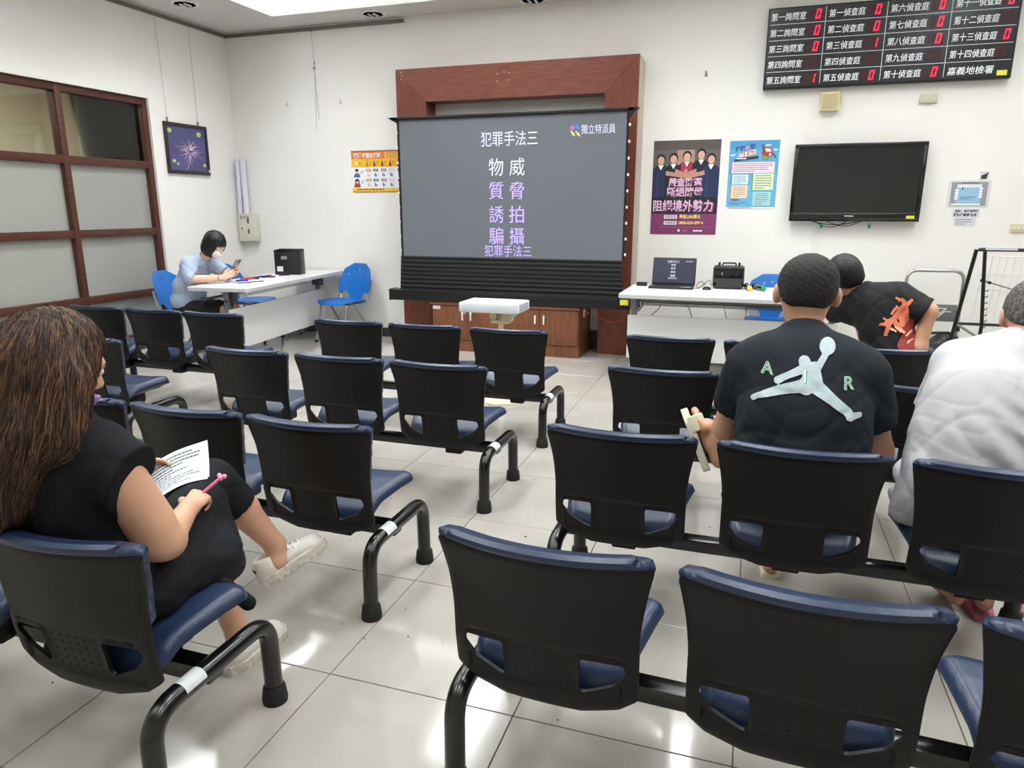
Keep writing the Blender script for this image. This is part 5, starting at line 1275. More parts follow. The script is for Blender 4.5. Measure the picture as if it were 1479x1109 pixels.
add(organic('jeans', jeansA, (-.04, 2.28, .11), (.54, 3.06, .68), .007, m_jean))
m_slip = mat('slipper_cream', (214, 208, 184), .6)
def slipper(heel, toe, up, s=1.0):
    heel = np.array(heel, float); toe = np.array(toe, float); d = toe-heel; L = np.linalg.norm(d); d /= L; up = np.array(up, float); up -= d*(up@d); up /= np.linalg.norm(up); sd = np.cross(d, up)
    R = np.stack([sd, d, up], 1); c = heel+d*L*.5
    def f(x, y, z):
        w = .040+.010*np.clip(y/L+.1, -.5, .5)*1.6
        o = polysdf([(-.022,-.5*L),(.022,-.5*L),(.040,-.1*L),(.048,.25*L),(.030,.46*L),(-.020,.46*L),(-.046,.25*L),(-.040,-.1*L)], x, y, .006)
        sole = np.maximum(o, np.abs(z+.012)-.011)-.003
        band = np.maximum(np.maximum(np.abs(np.sqrt((x/1.05)**2+(z*1.0+.004)**2)-.050)-.0035, -(z+.012)), np.abs(y-.22*L)-.13*L)
        return np.minimum(sole, band)
    return loc(f, c, R, s)
add(organic('slipper', slipper((-.098,2.790,.440), (-.205,2.852,.665), (.89,.16,.42)), (-.33, 2.70, .36), (.0, 3.08, .76), .004, m_slip))
add(organic('slipper', slipper((.165,2.79,.018), (.187,3.045,.018), (0,0,1)), (.06, 2.72, -.005), (.30, 3.12, .12), .004, m_slip))
# the leaping figure and the letters on the back
def px2xz(cx, cy): # logo coordinates measured on the shirt, scaled to metres on the back
    return .2005+(cx-530)*.000651, .9385-(cy-600)*.000651-(cx-530)*.00002
def capsd2(pts, X, Z):
    d = np.full(X.shape, 1e9)
    for (a, ra), (b, rb) in pts:
        a = px2xz(*a); b = px2xz(*b); ra *= .000651; rb *= .000651; ex, ez = b[0]-a[0], b[1]-a[1]; t = np.clip(((X-a[0])*ex+(Z-a[1])*ez)/max(ex*ex+ez*ez, 1e-12), 0, 1)
        d = np.minimum(d, np.hypot(X-a[0]-ex*t, Z-a[1]-ez*t)-(ra+(rb-ra)*t))
    return d
LOGO = [(((618,488),38),((618,489),38)), (((612,520),15),((578,580),17)), (((512,562),27),((514,566),27)), (((560,585),26),((555,640),46)), (((520,600),26),((560,600),28)), (((500,600),20),((440,632),15)), (((440,632),15),((392,662),17)),
        (((545,650),44),((525,672),40)), (((510,672),30),((400,706),22)), (((400,706),22),((300,752),12)), (((300,752),12),((282,768),12)), (((570,668),34),((650,724),24)), (((650,724),24),((722,776),20)), (((722,776),20),((742,800),20)), (((735,800),18),((780,792),14))]
m_logo = mat('logo_pale', (176, 190, 192), .85, noise=.12, nscale=40, bump=.2, bscale=200)
print_grid('leaping_figure_logo', lambda x, z: capsd2(LOGO, x, z), (.02, .40, .76, 1.04), .004, 2.2, trA, m_logo, pA, .0050)
m_lw = mat('letter_white', (226, 232, 228), .7); m_lg = mat('letter_green', (52, 170, 110), .7)
for ch, cx, cy in (('A', 338, 640), ('I', 517, 655), ('R', 720, 674)):
    x, z = px2xz(cx, cy)
    for mm, dx, dz, off, nm in ((m_lg, .0026, -.0020, .0062, 'letter_shadow'), (m_lw, 0, 0, .0074, 'letter')):
        cu = bpy.data.curves.new('t', 'FONT'); cu.body = ch; cu.size = .052; cu.align_x = 'CENTER'; cu.offset = .0004 if nm == 'letter' else .0014
        to = bpy.data.objects.new('t', cu); COL.objects.link(to); dg = bpy.context.evaluated_depsgraph_get(); me = bpy.data.meshes.new_from_object(to.evaluated_get(dg)); bpy.data.objects.remove(to)
        bm = bmesh.new(); bm.from_mesh(me); bmesh.ops.subdivide_edges(bm, edges=bm.edges, cuts=2); bmesh.ops.triangulate(bm, faces=bm.faces); bm.to_mesh(me); bm.free()
        me.transform(Matrix.Translation((x+dx, 2.2, z+dz)) @ FRONT); press(me, trA, off, back=.6)
        keep(link(nm, me, mm, pA), pA)
    # dark core that leaves the letter as an outline
    cu = bpy.data.curves.new('t', 'FONT'); cu.body = ch; cu.size = .052; cu.align_x = 'CENTER'; cu.offset = -.0014
    to = bpy.data.objects.new('t', cu); COL.objects.link(to); dg = bpy.context.evaluated_depsgraph_get(); me = bpy.data.meshes.new_from_object(to.evaluated_get(dg)); bpy.data.objects.remove(to)
    if ch != 'I' and len(me.vertices):
        bm = bmesh.new(); bm.from_mesh(me); bmesh.ops.subdivide_edges(bm, edges=bm.edges, cuts=2); bmesh.ops.triangulate(bm, faces=bm.faces); bm.to_mesh(me); bm.free()
        me.transform(Matrix.Translation((x, 2.2, z)) @ FRONT); press(me, trA, .0086, back=.6); keep(link('letter_core', me, m_teeA, pA), pA)

# ------------------------------------------------------------------ B: man in white
pB = empty('person', (.75, 2.5, 0)); tag(pB, 'grey-haired man in a loose white shirt leaning forward at the right edge', 'person')
hB = (.935, 2.865, 1.070); RB_ = rotm(-32, 6, -12); sB = 1.10
aBL = [((.675,2.69,.92), .050), ((.672,2.86,.70), .042), ((.76,2.98,.60), .030)]; aBR = [((.915,2.71,.925), .058), ((.935,2.78,.655), .046), ((.86,2.99,.60), .031)]
def fB(X, Y, Z):
    d = shape([ell((.715,2.48,.58), (.16,.11,.14)), ell((.76,2.60,.80), (.16,.10,.15)), cap((.83,2.70,.955), (.90,2.795,1.015), .060, .055)]+limb(aBL)+limb(aBR), .035)(X, Y, Z)
    d = smin(d, loc(head_sdf, hB, RB_, sB)(X, Y, Z), .03)
    d = smin(d, hand((.76,2.98,.60), (.75,.5,-.2), (.1,-.2,1), thumb=-1, curl=.5)(X, Y, Z), .012); d = smin(d, hand((.86,2.99,.60), (-.75,.5,-.2), (0,-.2,1), thumb=1, curl=.5)(X, Y, Z), .012)
    g = shape([cap((.64,2.52,.47), (.66,2.93,.45), .065, .05), cap((.66,2.93,.45), (.800,2.765,.09), .048, .034), cap((.82,2.52,.47), (.86,2.95,.45), .065, .05), cap((.86,2.95,.45), (.893,2.775,.085), .048, .034)], .02)(X, Y, Z)
    g = smin(g, foot_parts((.800,2.715,.045), (.79,2.93,.018), (0,.1,1))(X, Y, Z), .015); g = smin(g, foot_parts((.893,2.725,.035), (.90,2.95,.028), (0,0,1))(X, Y, Z), .015)
    return smin(d, g, .02)
addB = lambda o: keep(o, pB)
addB(organic('body', fB, (.5, 2.32, 0), (1.2, 3.16, 1.26), .0055, m_skin4))
m_teeB = mat('tee_white', (188, 188, 190), .85, bump=.10, bscale=260, noise=.03, nscale=30)
sBR = cut(cap((.905,2.71,.93), (.935,2.78,.66), .096, .090), (.925,2.765,.745), (.2,.25,-1)); sBL = cut(cap((.685,2.68,.93), (.675,2.83,.72), .082, .080), (.675,2.82,.75), (-.1,.3,-1))
torB = shape([ell((.705,2.485,.54), (.180,.145,.16)), ell((.715,2.52,.70), (.178,.140,.18)), ell((.72,2.56,.83), (.160,.120,.15)), ell((.765,2.60,.83), (.170,.125,.16)), cap((.68,2.665,.955), (.93,2.705,.945), .072), cap((.80,2.68,.97), (.85,2.735,1.0), .082, .068)], .07)
def teeB(X, Y, Z):
    d = torB(X, Y, Z)
    d = smin(d, shape([cap((.575,2.47,.62), (.548,2.49,.47), .040, .048)], .03)(X, Y, Z), .07)                 # tail hanging over the left side
    fan = .0085*np.sin((X*.9+Z*1.15)*62+3*np.sin(Z*10+X*4))*np.exp(-((X-.83)**2/.012+(Z-.74)**2/.014))           # gathered folds by the right arm
    dr = .006*np.sin(X*48+2.2*np.sin(Z*7))*sstep(.80, .62, Z)+.006*np.sin(X*30+Z*10)*sstep(.95,.7,Z)
    d = d+folds(X, Y, Z, .0038, 3)*sstep(1.0, .88, Z)+fan+dr
    s_ = np.minimum(sBL(X, Y, Z), sBR(X, Y, Z))+folds(X, Y, Z, .004, 6)
    d = smin(d, s_, .030); d = np.maximum(d, .425+.10*(X-.55)-Z)
    inn = np.minimum(cap((.925,2.765,.745), (.95,2.81,.58), .070, .068)(X, Y, Z), cap((.675,2.83,.74), (.675,2.90,.6), .062, .060)(X, Y, Z))
    d = np.maximum(d, -inn)
    return np.maximum(d, -cap((.855,2.735,1.0), (.93,2.84,1.06), .066, .062)(X, Y, Z))
addB(organic('t_shirt', teeB, (.46, 2.27, .40), (1.16, 2.94, 1.10), .0055, m_teeB))
addB(organic('hair', short_hair(RB_, hB, sB, -.060, .010), (.7, 2.6, .95), (1.2, 3.1, 1.30), .0055, hair_mat('hair_grey', (104, 100, 98), (52, 48, 46), .6, sc=90)))
add_eyes(pB, hB, RB_, sB)
m_shortB = mat('shorts_pale', (176, 180, 184), .85, noise=.15, nscale=60, bump=.2, bscale=200)
addB(organic('shorts', lambda X, Y, Z: np.maximum(shape([ell((.72,2.52,.475), (.185,.17,.065)), cap((.635,2.52,.475), (.655,2.93,.46), .082, .072), cap((.82,2.52,.475), (.86,2.95,.46), .082, .072), cap((.56,2.56,.445), (.56,2.72,.445), .035, .03)], .03)(X, Y, Z)+folds(X, Y, Z, .005, 5), Y-2.99), (.48, 2.30, .38), (1.0, 3.06, .60), .007, m_shortB))
m_sand = mat('sandal_pink', (168, 88, 104), .6); m_sd2 = mat('sandal_dark', (84, 22, 34), .7)
sd_ = addB(organic('sandal', slipper((.893,2.715,.018), (.90,2.965,.018), (0,0,1), 1.08), (.78, 2.62, -.005), (1.02, 3.06, .12), .004, m_sand))
s2 = organic('sandal', slipper((1.045,2.80,.018), (1.10,3.04,.018), (0,0,1), 1.08), (.92, 2.70, -.005), (1.24, 3.14, .12), .004, m_sand)
tag(s2, 'empty pink sandal on the floor right of the man in white', 'sandal')

# ------------------------------------------------------------------ C: leaning man with the fiery print
pC = empty('person', (.75, 4.4, 0)); tag(pC, 'black-haired man in black shirt with fiery red print, slumped sideways with hand on head', 'person')
hC = (.540, 4.625, 1.045); RC_ = rotm(-16, -24, 12); sC = 1.06
aCR = [((.815,4.495,.955), .058), ((.940,4.392,.900), .042), ((.915,4.36,.70), .034), ((.90,4.37,.58), .030)]; aCL = [((.575,4.62,.86), .054), ((.43,4.80,.84), .044), ((.452,4.70,.985), .031)]
def fC(X, Y, Z):
    d = shape([ell((.79,4.44,.56), (.15,.11,.13)), cap((.79,4.44,.60), (.70,4.54,.86), .13, .12), cap((.66,4.56,.91), (.575,4.60,.985), .062, .056)]+limb(aCR)+limb(aCL), .035)(X, Y, Z)
    d = smin(d, loc(head_sdf, hC, RC_, sC)(X, Y, Z), .03)
    d = smin(d, hand((.452,4.70,.985), (.05,-.25,1), (-1,-.1,.05), thumb=1, curl=.12, s=.95)(X, Y, Z), .010); d = smin(d, hand((.90,4.37,.58), (-.05,.25,-1), (.3,-1,-.1), thumb=-1, curl=.3, s=.95)(X, Y, Z), .012)
    g = shape([cap((.70,4.44,.49), (.66,4.86,.47), .07, .052), cap((.66,4.86,.47), (.66,4.84,.08), .05, .036), cap((.86,4.44,.49), (.88,4.86,.47), .07, .052), cap((.88,4.86,.47), (.88,4.84,.08), .05, .036)], .02)(X, Y, Z)
    return union([d, g, foot_parts((.66,4.80,.01), (.66,5.03,.01), (0,0,1))(X, Y, Z), foot_parts((.88,4.80,.01), (.89,5.03,.01), (0,0,1))(X, Y, Z)], .02)
addC = lambda o: keep(o, pC)
addC(organic('body', fC, (.30, 4.22, 0), (1.08, 5.10, 1.26), .006, m_skin1))
m_teeC = mat('tee_black', (19, 19, 21), .8, noise=.2, nscale=12, bump=.12, bscale=220, spec=.3)
slC = cut(cap((.80,4.505,.95), (.925,4.405,.895), .094, .084), (.925,4.405,.885), (.85,-.25,-.45)); slC2 = cut(cap((.58,4.61,.87), (.45,4.78,.84), .088, .08), (.50,4.72,.85), (-.6,.8,-.1))
torC = shape([ell((.795,4.42,.56), (.185,.145,.15)), cap((.79,4.44,.66), (.715,4.515,.885), .150, .140), cap((.60,4.60,.865), (.80,4.505,.945), .090, .092), cap((.665,4.55,.93), (.625,4.575,.96), .078, .070)], .07)
def teeC(X, Y, Z):
    d = smin(torC(X, Y, Z), np.minimum(slC(X, Y, Z), slC2(X, Y, Z)), .03)+folds(X, Y, Z, .006, 7, 1.2, 1, .7)
    d = np.maximum(d, .49-Z); d = np.maximum(d, -cap((.910,4.418,.90), (.97,4.375,.86), .062, .062)(X, Y, Z)); d = np.maximum(d, -cap((.50,4.72,.85), (.42,4.82,.84), .060, .058)(X, Y, Z))
    return np.maximum(d, -cap((.625,4.578,.962), (.55,4.62,1.03), .066, .062)(X, Y, Z))
tC = addC(organic('t_shirt', teeC, (.36, 4.18, .46), (1.04, 4.90, 1.10), .006, m_teeC)); trC = bvh_of(tC)
addC(organic('hair', short_hair(RC_, hC, sC, -.065, .014, .062), (.34, 4.42, .90), (.76, 4.85, 1.24), .0055, hair_mat('hair_jet', (22, 20, 21), (10, 9, 10), .5, sc=70)))
add_eyes(pC, hC, RC_, sC)
addC(organic('trousers', lambda X, Y, Z: np.maximum(shape([ell((.79,4.44,.50), (.18,.16,.085)), cap((.70,4.44,.50), (.66,4.87,.475), .088, .066), cap((.66,4.87,.475), (.66,4.84,.12), .064, .054), cap((.87,4.44,.50), (.88,4.87,.475), .088, .066), cap((.88,4.87,.475), (.88,4.84,.12), .064, .054)], .03)(X, Y, Z)+folds(X, Y, Z, .005, 8), .10-Z), (.55, 4.20, .08), (1.02, 4.98, .62), .008, mat('trousers_dark', (28, 28, 32), .85, bump=.1)))
for x_ in (.66, .88): addC(MB().box((x_, 4.92, .035), (.095, .27, .07), .028, seg=3).build('shoe', m_black))
m_f1, m_f2, m_f3 = mat('print_orange', (206, 112, 78), .8), mat('print_red', (140, 50, 50), .8), mat('print_peach', (232, 178, 140), .8)
def fl(pts): return [tuple(p) for p in pts]
KX = lambda cx, cy: (.712+(cx-1270)*.00432, .895-(cy-455)*.00432)
def blob2(lst, wob=.0):
    def f(x, z):
        d = np.full(x.shape, 1e9)
        for (a, b, ra, rb) in lst:
            a = KX(*a); b = KX(*b); ra *= .00432; rb *= .00432; ex, ez = b[0]-a[0], b[1]-a[1]; t = np.clip(((x-a[0])*ex+(z-a[1])*ez)/max(ex*ex+ez*ez, 1e-12), 0, 1)
            d = np.minimum(d, np.hypot(x-a[0]-ex*t, z-a[1]-ez*t)-(ra+(rb-ra)*t))
        return d-wob*np.sin(x*260+z*110)*np.sin(z*240)
    return f
redp = [((1302,468),(1304,498),5,9), ((1304,478),(1296,496),6,7), ((1296,470),(1304,486),4,6)]
orp = [((1291,440),(1296,446),2,3), ((1296,446),(1302,440),3,1.6), ((1295,446),(1290,456),3,4), ((1290,456),(1283,464),4,3.5), ((1283,464),(1276,470),3.5,3), ((1276,470),(1268,472),3,1.2), ((1278,470),(1275,484),3,2), ((1290,456),(1294,470),3,3.5), ((1283,466),(1292,478),3,3), ((1280,458),(1284,452),1.2,2), ((1285,448),(1289,452),1.0,2), ((1296,450),(1298,466),2.5,3), ((1271,464),(1278,468),1,2.4), ((1284,438),(1289,441),1,2)]
pep = [((1286,474),(1296,480),1.6,1.4), ((1280,476),(1286,479),1.4,1.2), ((1299,484),(1306,478),1.2,1.0), ((1301,492),(1308,488),1.2,.9)]
for nm, l_, m_, o_ in (('print_red_part', redp, m_f2, .003), ('print_orange_part', orp, m_f1, .0045), ('print_pale_part', pep, m_f3, .006)):
    keep(print_grid(nm, blob2(l_, .002), (.60, .96, .66, 1.02), .005, 4.0, trC, m_, pC, o_), pC)

# ------------------------------------------------------------------ D: masked woman at the desk
pD = empty('person', (-5.2, 5.62, 0)); tag(pD, 'woman with black bob and white mask in pale blue shirt, holding a phone', 'person')
hD = (-4.865, 5.64, 1.105); sD = 1.0; RD_ = rotm(0, 0, -90) @ rotm(-30, 0, 0)
RD_ = np.array(Matrix.Rotation(math.radians(-96), 3, 'Z') @ Matrix.Rotation(math.radians(-30), 3, 'X'))
aDR = [((-5.075,5.485,.915), .046), ((-5.015,5.455,.790), .042), ((-4.755,5.60,.805), .027)]; aDL = [((-5.045,5.80,.915), .046), ((-4.93,5.86,.80), .040), ((-4.745,5.73,.830), .026)]
def fD(X, Y, Z):
    d = shape([ell((-5.22,5.63,.58), (.11,.15,.14)), ell((-5.13,5.63,.80), (.09,.14,.16)), cap((-5.04,5.64,.955), (-4.93,5.64,1.04), .046, .044)]+limb(aDR)+limb(aDL), .03)(X, Y, Z)
    d = smin(d, loc(head_sdf, hD, RD_, sD)(X, Y, Z), .025)
    d = smin(d, hand((-4.755,5.60,.805), (.75,.45,.50), (.35,-.8,-.1), thumb=-1, curl=.42, s=.88)(X, Y, Z), .010); d = smin(d, hand((-4.745,5.73,.830), (.80,-.25,.50), (.35,.8,-.1), thumb=1, curl=.42, s=.88)(X, Y, Z), .010)
    g = shape([cap((-5.2,5.55,.50), (-4.78,5.55,.50), .07, .05), cap((-4.78,5.55,.50), (-4.76,5.55,.08), .045, .034), cap((-5.2,5.72,.50), (-4.78,5.73,.50), .07, .05), cap((-4.78,5.73,.50), (-4.76,5.73,.08), .045, .034), ell((-4.70,5.55,.04), (.11,.04,.035)), ell((-4.70,5.73,.04), (.11,.04,.035))], .02)(X, Y, Z)
    return smin(d, g, .02)
addD = lambda o: keep(o, pD)
addD(organic('body', fD, (-5.40, 5.36, 0), (-4.55, 5.98, 1.26), .005, m_skin3))
m_teeD = mat('tee_pale_blue', (158, 172, 194), .85, bump=.1, bscale=220)
def teeD(X, Y, Z):
    d = shape([ell((-5.235,5.63,.56), (.155,.185,.13)), ell((-5.20,5.63,.70), (.140,.175,.16)), ell((-5.13,5.63,.84), (.115,.165,.13)), cap((-5.07,5.53,.935), (-5.045,5.75,.935), .066), cap((-5.05,5.64,.955), (-5.02,5.64,.98), .066, .058)], .06)(X, Y, Z)
    s1 = cut(cap((-5.08,5.50,.925), (-5.02,5.465,.80), .078, .080), (-4.985,5.47,.80), (.9,.25,-.35)); s2_ = cut(cap((-5.05,5.78,.925), (-4.94,5.85,.81), .074, .070), (-4.95,5.85,.82), (.8,.1,-.5))
    d = smin(d, np.minimum(s1(X, Y, Z), s2_(X, Y, Z)), .035)+folds(X, Y, Z, .006, 9)
    d = np.maximum(d, .475-Z+.12*(X+5.2)); d = np.maximum(d, -np.minimum(cap((-5.0,5.462,.795), (-4.85,5.54,.80), .052, .045)(X, Y, Z), cap((-4.95,5.85,.81), (-4.86,5.81,.82), .050, .045)(X, Y, Z)))
    return np.maximum(d, -cap((-5.015,5.64,.985), (-4.93,5.64,1.04), .052, .05)(X, Y, Z))
addD(organic('t_shirt', teeD, (-5.44, 5.33, .44), (-4.82, 5.98, 1.06), .006, m_teeD))
def bob(X, Y, Z):
    d = shape([ell((0,-.012,.034), (.094,.112,.104)), ell((0,-.022,-.045), (.104,.098,.095))], .04)(X, Y, Z)
    d = d-.0025*np.sin(X*90)*np.sin(Y*95)
    d = np.maximum(d, -(Z+.118+.25*(Y)))
    face = np.maximum(np.maximum(np.abs(X)-.050-.10*np.clip(-Z, 0, .2)*0, Z-.034), -(Y-.035))
    return np.maximum(d, -face)
addD(organic('hair', loc(bob, hD, RD_, sD), (-5.06, 5.46, .90), (-4.68, 5.82, 1.28), .0045, hair_mat('hair_bob', (15, 14, 17), (8, 7, 9), .5, sc=60)))
add_eyes(pD, hD, RD_, sD)
mk = lambda X, Y, Z: np.maximum(np.maximum(np.maximum(ell((0,.030,-.050), (.066,.080,.056))(X, Y, Z), -(ell((0,.026,-.050), (.060,.074,.052))(X, Y, Z))), -(Y-.03)), Z+.008)
addD(organic('face_mask', loc(mk, hD, RD_, sD), (-5.0, 5.50, .92), (-4.68, 5.78, 1.16), .0035, mat('mask_white', (230, 224, 220), .8), smooth=0))
addD(organic('shorts', lambda X, Y, Z: np.maximum(shape([ell((-5.22,5.63,.50), (.16,.17,.075)), cap((-5.2,5.55,.50), (-4.80,5.55,.50), .082, .066), cap((-5.2,5.72,.50), (-4.80,5.73,.50), .082, .066)], .03)(X, Y, Z)+folds(X, Y, Z, .004, 3), X+4.76), (-5.42, 5.40, .38), (-4.72, 5.88, .62), .008, mat('shorts_black', (18, 18, 20), .85)))
br = MB(); ax = Vector((-4.795,5.575,.804)); dd = (Vector((-4.755,5.60,.805))-Vector((-5.015,5.455,.790))).normalized(); uu = dd.cross(Vector((0,0,1))).normalized(); vv = uu.cross(dd)
br.tube([ax+(uu*math.cos(t)+vv*math.sin(t))*.0315 for t in [2*PI*k/20 for k in range(21)]], .003, 6); addD(br.build('hair_tie', mat('tie_brown', (98, 52, 44), .6)))
ph = empty('smartphone', (-4.665, 5.665, .915)); tag(ph, 'grey smartphone held up by the masked woman', 'phone')
Mp = Matrix.Rotation(math.radians(-6), 4, 'Z') @ Matrix.Rotation(math.radians(38), 4, 'Y')
q = MB().box((0,0,0), (.009, .072, .150), .004, Mp @ Matrix.Rotation(math.radians(0), 4, 'Z')); q.build('case', mat('phone_case', (120, 122, 128), .4), ph)
q = MB().box(Mp @ Vector((-.0052, 0, 0)), (.0008, .066, .142), 0, Mp); q.build('screen', mat('phone_screen', (150, 158, 170), .2, emit=(150, 160, 176), estr=.3), ph, smooth=False)
q = MB().box(Mp @ Vector((.0052, .018, .048)), (.003, .026, .034), .001, Mp); q.build('camera_bump', m_black, ph)
# ------------------------------------------------------------------ E: long-haired woman in the foreground
pE = empty('person', (-1.53, 1.25, 0)); tag(pE, 'long-haired woman in black sleeveless top and white sneakers, holding paper and pink pen', 'person')
addE = lambda o: keep(o, pE)
hE = (-1.555, 1.235, 1.085); RE_ = np.array(Matrix.Rotation(math.radians(-20), 3, 'Z') @ Matrix.Rotation(math.radians(-24), 3, 'X')); sE = .98
aER = [((-1.405,1.200,.872), .050), ((-1.352,1.268,.645), .046), ((-1.368,1.305,.622), .041), ((-1.452,1.475,.628), .027)]
aEL = [((-1.705,1.200,.875), .048), ((-1.785,1.32,.665), .044), ((-1.742,1.52,.675), .026)]
wR = (-1.452,1.475,.628); wL = (-1.742,1.52,.675)
hndER = hand(wR, (-.25,.90,.10), (.35,-.10,.95), thumb=-1, s=.88, curls=(.62,.72,.80,.85)); hndEL = hand(wL, (.35,.86,.12), (-.62,-.05,.45), thumb=1, s=.86, curls=(.35,.40,.45,.5))
kR, aR = (-1.600,1.735,.590), (-1.492,1.880,.318)
kL, aL = (-1.560,1.62,.490), (-1.487,1.655,.105)
def fE(X, Y, Z):
    d = shape([ell((-1.53,1.22,.56), (.155,.105,.13)), ell((-1.545,1.20,.78), (.135,.085,.17)), cap((-1.545,1.20,.93), (-1.553,1.215,1.03), .048, .045)]+limb(aER)+limb(aEL), .035)(X, Y, Z)
    d = smin(d, cap((-1.400,1.20,.85), (-1.365,1.255,.70), .058, .056)(X, Y, Z), .03)
    d = smin(d, loc(head_sdf, hE, RE_, sE)(X, Y, Z), .025); d = smin(d, hndER(X, Y, Z), .012); d = smin(d, hndEL(X, Y, Z), .012)
    g = shape([cap((-1.46,1.26,.50), kR, .075, .056), cap(kR, (-1.555,1.80,.48), .054, .055), cap((-1.555,1.80,.48), aR, .054, .034), cap((-1.62,1.26,.48), kL, .075, .056), cap(kL, (-1.53,1.63,.34), .052, .052), cap((-1.53,1.63,.34), aL, .052, .036)], .025)(X, Y, Z)
    g = smin(g, cap(aR, (-1.482,1.865,.262), .034, .030)(X, Y, Z), .02); g = smin(g, cap(aL, (-1.487,1.650,.06), .035, .03)(X, Y, Z), .02)
    g = smin(g, cap((-1.482,1.865,.262), (-1.42,1.95,.285), .028, .022)(X, Y, Z), .02); g = smin(g, cap((-1.487,1.65,.05), (-1.482,1.80,.04), .028, .022)(X, Y, Z), .02)
    return smin(d, g, .02)
addE(organic('body', fE, (-1.90, 1.03, .0), (-1.20, 2.04, 1.24), .0045, m_skin2))
# nails of the right hand
m_blk = mat('cloth_navy_black', (16, 17, 22), .85, noise=.2, nscale=8, bump=.1, bscale=220, spec=.25)
def topE(X, Y, Z):
    d = shape([ell((-1.53,1.205,.56), (.180,.130,.14)), ell((-1.540,1.20,.72), (.160,.112,.17)), ell((-1.545,1.195,.84), (.165,.105,.12)), cap((-1.665,1.195,.902), (-1.430,1.195,.902), .064), cap((-1.548,1.20,.93), (-1.553,1.212,.965), .078, .062)], .06)(X, Y, Z)
    fl_ = cut(cap((-1.440,1.195,.895), (-1.335,1.215,.815), .072, .090), (-1.350,1.215,.82), (.82,.12,-.30)); fl2 = cut(cap((-1.66,1.195,.895), (-1.74,1.215,.845), .068, .078), (-1.725,1.215,.85), (-.80,.12,-.42))
    d = smin(d, np.minimum(fl_(X, Y, Z), fl2(X, Y, Z)), .030)+folds(X, Y, Z, .0035, 11)
    d = np.maximum(d, -cap((-1.362,1.245,.76), (-1.34,1.30,.62), .064, .060)(X, Y, Z)); d = np.maximum(d, -cap((-1.715,1.20,.87), (-1.80,1.30,.68), .060, .056)(X, Y, Z))
    d = np.maximum(d, .47-Z)
    return np.maximum(d, -cap((-1.552,1.212,.975), (-1.555,1.225,1.08), .056, .056)(X, Y, Z))
addE(organic('sleeveless_top', topE, (-1.86, 1.02, .44), (-1.22, 1.36, 1.04), .005, m_blk))
n1 = np.array(aR)-np.array(kR); n1 = n1/np.linalg.norm(n1); c1 = np.array(kR)+n1*.125
culleg = cut(cap(kR, tuple(c1+n1*.05), .074, .074), c1, n1); culrest = shape([ell((-1.53,1.25,.495), (.195,.165,.085)), cap((-1.46,1.27,.505), kR, .098, .076), cap((-1.62,1.26,.49), kL, .098, .078), cap((-1.42,1.30,.47), (-1.44,1.56,.43), .070, .066), ell((-1.48,1.48,.455), (.125,.16,.095)), cap(kL, (-1.49,1.60,.40), .080, .080)], .05)
def culE(X, Y, Z):
    d = culrest(X, Y, Z)+folds(X, Y, Z, .0050, 13)+.004*np.sin((X*.6+Z)*60+Y*20)*sstep(1.3, 1.5, Y)*sstep(.56, .46, Z)
    d = np.maximum(d, .335+.02*np.sin(X*40+Y*30)-Z)
    d = smin(d, culleg(X, Y, Z)+folds(X, Y, Z, .0025, 3), .012)
    return np.maximum(d, -np.minimum(cap(tuple(c1-n1*.02), aR, .060, .052)(X, Y, Z), cap((-1.52,1.63,.33), aL, .056, .050)(X, Y, Z)))
addE(organic('culottes', culE, (-1.82, 1.05, .29), (-1.26, 1.94, .72), .005, m_blk))
